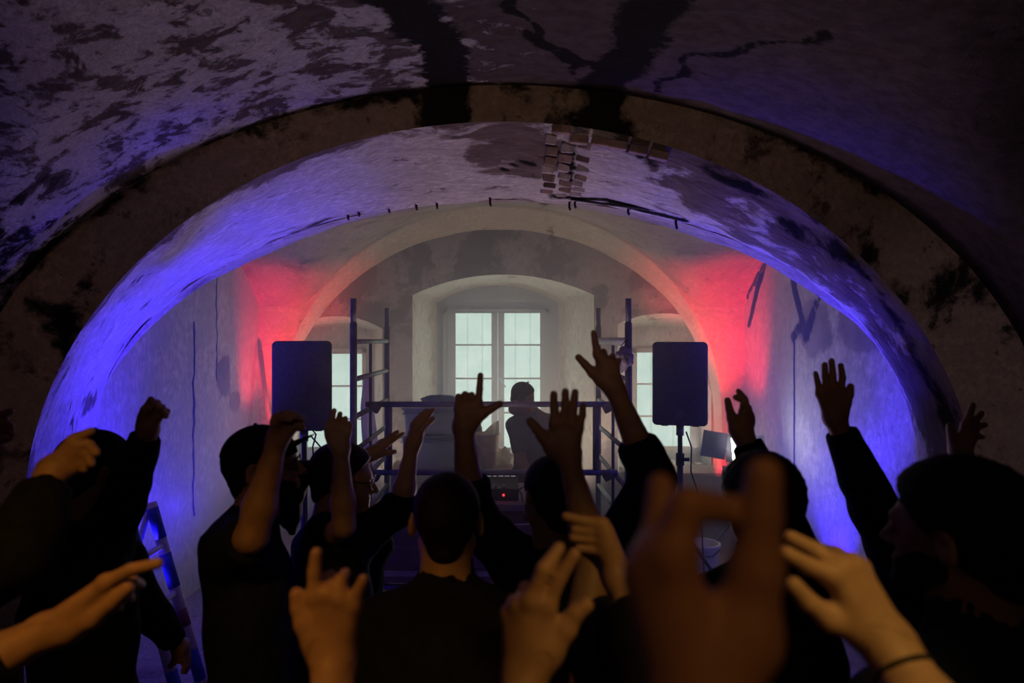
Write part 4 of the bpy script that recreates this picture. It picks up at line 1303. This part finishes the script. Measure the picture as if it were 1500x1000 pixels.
    if ponytail:
        chain = [hl(0, -0.105, 0.035), hl(0.0, -0.150, 0.005), hl(0.0, -0.175, -0.06), hl(0, -0.170, -0.14), hl(0, -0.150, -0.20)]
        def pony(P):
            d = None
            for (a_, b_), (r0, r1) in zip(zip(chain, chain[1:]), ((0.022, 0.040), (0.040, 0.046), (0.046, 0.040), (0.040, 0.012))):
                e = capsule(P, a_, b_, r0, r1)
                d = e if d is None else smin(d, e, 0.02)
            return d + 0.002 * np.sin((P[:, 0] + P[:, 1]) * 260).astype(f32)
        q = np.array(chain)
        obj('ponytail', to_mesh('ponytail', [polygonise(pony, q.min(0) - 0.06, q.max(0) + 0.06, 0.008)]), M[hair_mat], root, smooth=True)
    if beard:
        def brd(q):
            d = smin(ellips(q, A3((0, 0.030, -0.035)), E, A3((0.063, 0.068, 0.086))), np.linalg.norm(q - A3((0, 0.080, -0.098)), axis=1) - 0.025, 0.02)
            for sg in (-1, 1):
                d = smin(d, capsule(q, A3((sg * 0.055, 0.0, -0.05)), A3((sg * 0.012, 0.066, -0.100)), 0.024, 0.022), 0.02)
            cut = (q - A3((0, 0.07, -0.040))) @ A3((0, 0.5, 0.866))
            d = smax(d, cut.astype(f32), 0.01)
            return smax(d, (-0.02 - q[:, 1]).astype(f32), 0.01)
        obj('beard', to_mesh('beard', [polygonise(local(brd), hc - 0.16 * hs, hc + 0.16 * hs, 0.0065)]), M[hair_mat], root, smooth=True)
    if cap:
        def capsdf(q):
            d = ellips(q, A3((0, -0.014, 0.030)), E, A3((0.092, 0.114, 0.100)))
            cut = (A3((0, 0.09, 0.030)) - q) @ A3((0, 0.06, 1.0)) if cap == 'brim' else (A3((0, 0.09, 0.035)) - q) @ A3((0, 0.18, 1.0))
            return smax(d, cut.astype(f32), 0.006)
        c_ = obj('cap' if cap == 'brim' else 'knitted_hat', to_mesh('cap', [polygonise(local(capsdf), hc - 0.16 * hs, hc + 0.17 * hs, 0.007)]), M['cap_black'], root, smooth=True)
        if cap == 'brim':
            bm = BM()
            rows = []
            for i in range(8):
                u = i / 7
                row = []
                for j in range(15):
                    v = -1 + 2 * j / 14
                    x = 0.076 * v
                    y0 = 0.075 - 0.05 * v * v
                    y = y0 + (0.085 * (1 - 0.35 * v * v)) * u
                    row.append(Vector(hl(x, y, 0.040 + brim_up * u - 0.014 * v * v * (0.5 + u))))
                rows.append(row)
            grid(bm, rows)
            bmesh.ops.solidify(bm, geom=list(bm.faces), thickness=0.004)
            obj('brim', bm, M['cap_black'], c_, smooth=True)
            bm = BM()
            add_lathe(bm, Vector(hl(0, -0.014, 0.131)), [(0.006, -0.004), (0.006, 0.002), (0.003, 0.004)], 10)
            obj('top_button', bm, M['cap_black'], c_)
    if glasses:
        bm = BM()
        for sg in (-1, 1):
            cc = [hl(sg * 0.033 + 0.024 * math.cos(a), 0.101 - 0.006 * abs(math.cos(a)), 0.003 + 0.019 * math.sin(a)) for a in [2 * PI * k / 16 for k in range(17)]]
            add_tube(bm, [Vector(p) for p in cc], 0.0021, 6)
            add_tube(bm, [Vector(hl(sg * 0.056, 0.094, 0.010)), Vector(hl(sg * 0.078, 0.045, 0.012)), Vector(hl(sg * 0.083, -0.01, 0.014)), Vector(hl(sg * 0.082, -0.03, 0.0))], 0.002, 6)
        add_tube(bm, [Vector(hl(-0.010, 0.104, 0.006)), Vector(hl(0, 0.107, 0.010)), Vector(hl(0.010, 0.104, 0.006))], 0.0021, 6)
        gl = obj('glasses', bm, M['blk'], root)
    if earring:
        sg = earring
        bm = BM()
        add_tube(bm, [Vector(hl(sg * 0.084 + 0.0, -0.014 + 0.013 * math.sin(a), -0.052 + 0.013 * math.cos(a))) for a in [2 * PI * k / 14 for k in range(15)]], 0.0016, 6)
        obj('hoop_earring', bm, M['gold'], root)
    if headphones:
        bm = BM()
        add_tube(bm, [Vector(hl(0.098 * math.cos(a), -0.01, 0.02 + 0.112 * math.sin(a))) for a in [PI * k / 12 for k in range(13)]], 0.009, 8)
        hp = obj('headphones', bm, M['blk'], root)
        for sg in (-1, 1):
            bm = BM()
            add_tube(bm, [Vector(hl(sg * 0.080, -0.01, 0.0)), Vector(hl(sg * 0.112, -0.01, 0.0))], [0.038, 0.034], 16)
            obj('ear_cup', bm, M['blk'], hp)
    for side, t, r, m_ in (bracelet or []):
        a = A[side]
        ax = Vector((a['wr'] - a['el']).tolist()).normalized()
        c = Vector((a['el'] + (a['wr'] - a['el']) * t).tolist())
        u, v = frame_of(ax)
        bm = BM()
        add_tube(bm, [c + u * r * math.cos(q) + v * r * math.sin(q) for q in [2 * PI * k / 24 for k in range(25)]], 0.0035, 8)
        obj('wristband', bm, M[m_], root)
    return root

# ------------------------------------------------------------------ the crowd, far to near
def WP(px, py, d): return W(px, py, d)
# performer behind the desk
person('performer in dark tee with headphones bent over the desk before the window', WP(767, 580, 6.1), yaw=150, hyaw=95, pitch=-22, roll=8, shirt='tee_grey', hair='short', cap=None, headphones=True, height=1.76, res=1.25, lean=(0.12, 0.03),
       arms={'R': dict(elbow=WP(764, 672, 6.02), sleeve=0.8, hand=Hand(5.72, (782, 716), thumb=[(789, 722), (792, 726), (794, 731)], index=[(789, 727), (789, 733), (788, 738)], middle=[(785, 728), (785, 734), (785, 740)], ring=[(781, 728), (781, 734), (781, 739)], little=[(778, 727), (777, 732), (776, 737)])),
             'L': dict(elbow=WP(846, 662, 6.0), sleeve=0.8, hand=Hand(5.72, (812, 712), thumb=[(806, 719), (804, 723), (802, 728)], index=[(806, 724), (806, 730), (806, 735)], middle=[(810, 725), (810, 731), (810, 737)], ring=[(814, 725), (814, 731), (814, 736)], little=[(818, 724), (818, 729), (819, 733)]))})
# person half hidden behind the ponytailed woman
person('person hidden behind the ponytailed woman with one banded hand reaching to the desk', WP(506, 706, 3.0), hs=0.9, yaw=0, skin='skin_b', shirt='black_cloth', hair='short', female=True, res=1.15,
       arms={'R': dict(elbow=WP(498, 725, 2.75), sleeve=1.3, hand=Hand(2.7, (543, 664), 0.95, cmc=(550, 666), thumb=[(560, 664), (569, 663), (578, 661.5)], index=[(566, 651), (578, 643), (590, 635)], middle=[(562, 647), (572, 639), (582, 632)], ring=[(558, 648, 1.8), (566, 642, 2), (574, 637, 2)], little=[(555, 651, 3.4), (562, 646, 3.6), (568, 642, 3.6)]))},
       bracelet=[('R', 0.96, 0.029, 'cord')])
# woman with ponytail, profile to the right
person('woman with ponytail and glasses in profile raising both bare forearms', WP(505, 702, 2.35), yaw=45, hyaw=84, pitch=-8, skin='skin_b', shirt='navy', hair='long', hair_mat='hair_brown', female=True, ponytail=True, glasses=True, collar=False,
       arms={'L': dict(shoulder=WP(462, 800, 2.42), elbow=WP(504, 770, 2.15), sleeve=0.72, hand=Hand(2.15, (499, 656), 1.0, cmc=(490, 648), thumb=[(483, 638), (480, 629), (481, 621)], index=[(484, 628), (486, 614), (489.5, 601)], middle=[(492, 627), (496, 616), (498, 606, -1)], ring=[(501, 629), (504, 619), (506, 612.5)], little=[(509, 634), (512, 624), (511.5, 619)])),
             'R': dict(shoulder=WP(512, 800, 2.30), elbow=WP(588, 742, 2.36), sleeve=1.15, hand=Hand(2.36, (603, 653), 1.0, cmc=(609, 645, -1), thumb=[(613, 637, -2), (617, 630, -3), (621, 624, -3)], index=[(619, 629), (626, 621), (634, 612.8)], middle=[(614, 622), (624, 611), (633.5, 600.5)], ring=[(609, 619), (616, 609), (625, 601)], little=[(606, 622, 1.5), (611, 613, 2), (617, 606, 2)]))})
# capped man in glasses
person('bearded man in black peaked cap and glasses curling one raised hand', WP(388, 684, 2.05), yaw=62, hyaw=84, pitch=6, skin='skin_a', shirt='navy', hair='short', cap='brim', glasses=True, beard=True, collar=True, brim_up=0.042,
       arms={'R': dict(shoulder=WP(338, 806, 1.92), elbow=WP(369, 786, 1.80), sleeve=0.9, hand=Hand(1.84, (407, 641), 1.05, cmc=(416, 634), thumb=[(425, 629), (434.6, 623), (442, 625.5)], index=[(419, 611), (432, 609), (442, 614.7)], middle=[(412, 609, -1.5), (426, 606, -2.5), (438, 611, -3)], ring=[(406, 612, -3), (418, 606, -4.5), (431, 610, -5)], little=[(403, 619, -4), (413, 612, -6), (423, 614, -7)]))})
# capped person on the left with raised fist
person('person in black cap raising a closed fist beside the blue-lit pier', WP(142, 690, 2.1), yaw=25, hyaw=35, pitch=-4, skin='skin_a', shirt='black_cloth', hair='short', cap='brim', glasses=True,
       arms={'R': dict(shoulder=WP(152, 800, 2.12), elbow=WP(178, 740, 2.08), sleeve=1.93, hand=Hand(2.0, (217, 630), 1.05, cmc=(212, 622), thumb=[(210, 612, -1), (213, 603, -2), (219, 598, -3)], index=[(213, 600), (221, 585.5), (227, 592, -2.5)], middle=[(219, 604), (230.5, 590), (233, 598, -2.5)], ring=[(225, 608), (238, 596.5), (239, 604, -2.5)], little=[(230, 613), (245, 602.5), (243, 610, -2.5)])),
             'L': dict(shoulder=WP(86, 800, 2.2), elbow=WP(60, 900, 2.3), sleeve=1.8, hand=relaxed_hand(WP(110, 985, 2.35), (0.3, 0.3, -0.9), (0, 1, 0), (-1, 0, 0)))})
# person behind the left cap with lowered arm
# (lowered sleeve and hand at the hip, in front of the ladder)
person('person half hidden behind the fist-raiser letting one arm hang before the ladder', WP(134, 716, 2.62), yaw=40, skin='skin_a', shirt='black_cloth', hair='short', height=1.60,
       arms={'R': dict(shoulder=WP(180, 822, 2.5), elbow=WP(212, 885, 2.46), sleeve=1.9, hand=Hand(2.5, (264, 948), 1.0, cmc=(262, 955), thumb=[(258, 965, -1), (254, 970, -1.5), (250, 975, -2)], index=[(268, 965), (271, 975), (268, 984)], middle=[(271, 963, 1), (274, 974, 1.5), (272, 984, 2)], ring=[(273, 961, 2), (276, 971, 3), (275, 980, 4)], little=[(274, 959, 3.5), (277, 967, 4.5), (277, 974, 5.5)]))})
# man with both hands pointing
person('man with hoop earring pointing both index fingers up with thumbs out', WP(808, 727, 1.98), yaw=-4, hyaw=-20, skin='skin_a', shirt='navy', hair='shaved', earring=-1,
       arms={'L': dict(shoulder=WP(768, 838, 2.0), elbow=WP(690, 752, 1.95), sleeve=1.42, hand=Hand(1.92, (679, 625), 1.05, cmc=(692, 617), thumb=[(707, 606), (720, 598), (732, 591.5)], index=[(700.3, 591), (702.5, 570), (703.7, 549.5)], middle=[(690, 594), (690.8, 579, 1.5), (691, 592, 4.5)], ring=[(680.5, 595), (681.2, 577.5, 1.5), (681.5, 592, 4.5)], little=[(671.5, 598), (671.2, 580.5, 1.5), (672.5, 594, 4)])),
             'R': dict(shoulder=WP(892, 822, 2.0), elbow=WP(957, 702, 1.96), sleeve=1.45, hand=Hand(1.94, (900, 569), 1.05, cmc=(883, 558), thumb=[(868, 546), (857.5, 534), (847.5, 523.5)], index=[(875, 519), (872, 502), (869.6, 487.5)], middle=[(884, 525), (884, 515.5, 1.5), (880, 527, 5)], ring=[(893, 531), (897, 522.5, 1.5), (890, 534, 5)], little=[(901, 538), (906, 528.5, 1.5), (899, 541, 4.5)]))})
# dark-haired person with cupped hand
person('dark-haired person with long black sleeve and cupped hand before the work light', WP(1114, 738, 1.68), yaw=0, skin='skin_a', shirt='black_cloth', hair='full', collar=True,
       arms={'R': dict(shoulder=WP(1172, 845, 1.74), elbow=WP(1132, 738, 1.95), sleeve=1.92, hand=Hand(1.98, (1089, 640), 1.0, cmc=(1078, 630), thumb=[(1072, 613), (1068.5, 599), (1065.8, 586.5)], index=[(1089, 601), (1091, 584), (1082, 573)], middle=[(1094, 605), (1092, 588), (1077.5, 581.8)], ring=[(1098, 611, 1), (1096.5, 597, 1), (1087, 594, -1)], little=[(1099, 618, 1.5), (1099, 606, 1), (1091, 604, -1)]))})
# person on the right with both arms up, mostly behind the man in the knitted hat
person('person behind the bearded man with long sleeve and open palm against the blue light', WP(1406, 770, 2.02), yaw=-10, skin='skin_a', shirt='navy', hair='short', height=1.68,
       arms={'L': dict(shoulder=WP(1335, 868, 1.98), elbow=WP(1280, 742, 1.98), sleeve=1.86, hand=Hand(1.98, (1222, 612), 1.05, cmc=(1231, 604), thumb=[(1239, 591), (1244.5, 578), (1245.7, 566)], index=[(1231.5, 571.5), (1234, 553), (1231.5, 535.5)], middle=[(1221, 568.6), (1219.8, 547), (1218, 528.5)], ring=[(1210.5, 571), (1208.7, 551), (1208, 534)], little=[(1201, 577), (1197.6, 559.5), (1194.8, 546.5)])),
             'R': dict(shoulder=WP(1462, 858, 2.0), elbow=WP(1425, 745, 2.0), sleeve=1.72, hand=Hand(2.0, (1407, 664), 1.0, cmc=(1401, 652), thumb=[(1396, 642), (1393, 632), (1391, 623)], index=[(1414, 622), (1421, 606), (1425, 593)], middle=[(1420, 627), (1431, 613), (1438, 605)], ring=[(1424, 634), (1434, 624), (1443, 622, -1)], little=[(1424, 642), (1433, 638), (1439, 640, -1)]))})
# short-haired man seen from behind
person('short-haired man in black collared shirt seen from behind at the centre', WP(655, 762, 1.72), yaw=0, pitch=-4, skin='skin_a', shirt='black_cloth', hair='shaved', collar=True, res=0.9)
# owner of the open palm
person('short person in black whose open palm is raised towards the performer', WP(900, 975, 1.32), yaw=-5, skin='skin_a', shirt='black_cloth', hair='full', female=True,
       arms={'L': dict(shoulder=WP(832, 1062, 1.36), elbow=WP(870, 818, 1.50), sleeve=0.5, hand=Hand(1.58, (832, 668), 1.06, cmc=(810, 655), thumb=[(796, 640), (785.5, 627), (777, 617)], index=[(812.7, 620), (811.8, 597), (811.3, 577)], middle=[(826, 617), (828, 593), (828.3, 573.5)], ring=[(838, 620), (840, 597), (842.5, 574.5)], little=[(847, 627), (853, 609), (854, 593.5)]))})
# bearded man on the right
person('bearded dark-haired man in navy collar looking left beside the pier', WP(1398, 782, 1.17), yaw=-22, hyaw=-36, pitch=-2, skin='skin_a', shirt='navy', hair='full', beard=True, collar=True, hs=1.02)
# neighbour outside the left edge
person('person at the left edge with dark sleeve reaching over the black cap', (-1.36, 1.22, 1.60), yaw=15, skin='skin_a', shirt='black_cloth', hair='short', sleeve=1.7,
       arms={'R': dict(shoulder=WP(-60, 850, 1.25), elbow=WP(24, 815, 1.26), sleeve=1.86, hand=Hand(1.36, (76, 690), 1.05, cmc=(92, 684), thumb=[(102, 686), (110, 684), (117, 679)], index=[(107, 646), (121, 638), (133, 631.5)], middle=[(112, 652), (130, 651), (141, 663)], ring=[(112, 660), (127, 663), (134, 679)], little=[(109, 668), (119, 673), (123, 687)])),
             'L': dict(shoulder=(-1.50, 1.34, 1.36), elbow=WP(-140, 740, 1.55), sleeve=1.85, hand=Hand(1.6, (-28, 630), 1.0, cmc=(-20, 640), thumb=[(-8, 645), (2, 643), (13, 641)], index=[(-4, 612), (6, 607), (16, 601.5)], middle=[(-2, 619), (8, 618), (16, 624)], ring=[(-3, 626), (8, 627), (18, 634)], little=[(-6, 633), (4, 635), (11, 640)]))})
# owner of the hand gripping low
person('person in black holding one loosely stacked hand in front of the navy sleeve', (0.60, 0.80, 1.40), yaw=-8, skin='skin_a', shirt='black_cloth', hair='short', female=True, sleeve=1.7,
       arms={'R': dict(shoulder=(0.46, 0.90, 1.18), elbow=WP(962, 1000, 1.06), sleeve=1.7, hand=Hand(1.2, (906, 846), 1.05, cmc=(897, 838, 2), thumb=[(882, 822, 4), (868, 812, 5), (856, 806, 5)], index=[(881, 768), (855, 763), (829, 756.5)], middle=[(886, 778), (861, 777), (842, 775)], ring=[(888, 791), (862, 789), (839, 787)], little=[(886, 806), (865, 804), (847, 803)]))})
# near hands of people below the frame
person('person at the lower left pointing a long finger towards the ladder', (-1.02, 0.80, 1.56), yaw=25, skin='skin_a', shirt='black_cloth', hair='short', sleeve=1.7,
       arms={'L': dict(shoulder=(-1.16, 0.92, 1.32), elbow=WP(-95, 1010, 1.05), sleeve=1.66, hand=Hand(1.1, (66, 926), 1.1, cmc=(98, 924), thumb=[(134, 907), (163, 883), (187, 861)], index=[(155, 853), (192, 834), (231, 825)], middle=[(160, 866, 1), (192, 850, 3.5), (205, 856, 7)], ring=[(158, 878, 2.5), (185, 866, 6), (190, 876, 9)], little=[(150, 888, 3.5), (172, 882, 7), (174, 890, 9)]))})
person('person at the lower edge holding one loosely spread hand beside the ponytailed woman', (-0.44, 0.48, 1.56), yaw=0, skin='skin_a', shirt='black_cloth', hair='short',
       arms={'R': dict(shoulder=(-0.27, 0.52, 1.30), elbow=WP(478, 1180, 0.84), sleeve=0.6, hand=Hand(0.98, (489, 968), 1.06, cmc=(466, 942), thumb=[(447, 914), (438, 890), (435, 870)], index=[(461, 874), (461, 838), (463.5, 810)], middle=[(480, 870), (483, 846, 3), (486, 846, 6.5)], ring=[(498, 876), (499, 850, 1), (506, 840, 3)], little=[(517, 887), (524, 866), (532.5, 848)]))})
person('person at the lower edge with two fingers reaching up and thumb out', (0.16, 0.46, 1.56), yaw=0, skin='skin_a', shirt='black_cloth', hair='short', female=True,
       arms={'L': dict(shoulder=(0.02, 0.50, 1.30), elbow=WP(742, 1190, 0.80), sleeve=0.6, hand=Hand(0.92, (768, 990), 1.08, cmc=(802, 955), thumb=[(828, 921), (843, 898), (858.5, 886)], index=[(801, 886), (820, 845), (841, 812)], middle=[(778, 880), (796, 834), (819, 803, 2)], ring=[(761, 888, 1), (770, 862, 4), (776, 862, 8)], little=[(747, 900, 2), (752, 880, 5), (760, 878, 8)]))})
person('nearest person with big blurred hand curling finger and thumb before the tripod stand', (0.24, -0.06, 1.60), yaw=4, skin='skin_a', shirt='black_cloth', hair='short',
       arms={'L': dict(shoulder=(0.08, 0.04, 1.42), elbow=(0.11, 0.24, 1.66), sleeve=0.6, hand=Hand(0.43, (1026, 1050), 1.16, cmc=(1090, 935), thumb=[(1108, 835), (1115, 755), (1119, 695)], index=[(985, 812), (1008, 738), (1080, 748, 1)], middle=[(968, 818, 1), (985, 772, 4), (1010, 772, 7)], ring=[(955, 830, 1.5), (967, 765, 3), (968, 712, 4)], little=[(948, 850, 2), (950, 810, 5), (958, 812, 8)]))})
person('person at the lower right with black wrist cord and drooping pale hand', (0.78, 0.34, 1.52), yaw=-15, skin='skin_b', shirt='black_cloth', hair='short',
       arms={'R': dict(shoulder=(0.70, 0.46, 1.30), elbow=WP(1418, 1140, 0.70), sleeve=0.6, hand=Hand(0.80, (1302, 945), 1.06, cmc=(1268, 925), thumb=[(1216, 907), (1184, 882), (1163, 857)], index=[(1218, 842), (1184, 828), (1150, 809)], middle=[(1232, 832, 1), (1194, 806, 2.5), (1158, 787, 4)], ring=[(1246, 828, 2), (1226, 810, 5), (1204, 806, 8)], little=[(1258, 832, 3), (1248, 818, 6.5), (1236, 818, 9)]))},
       bracelet=[('R', 0.80, 0.031, 'cord')])
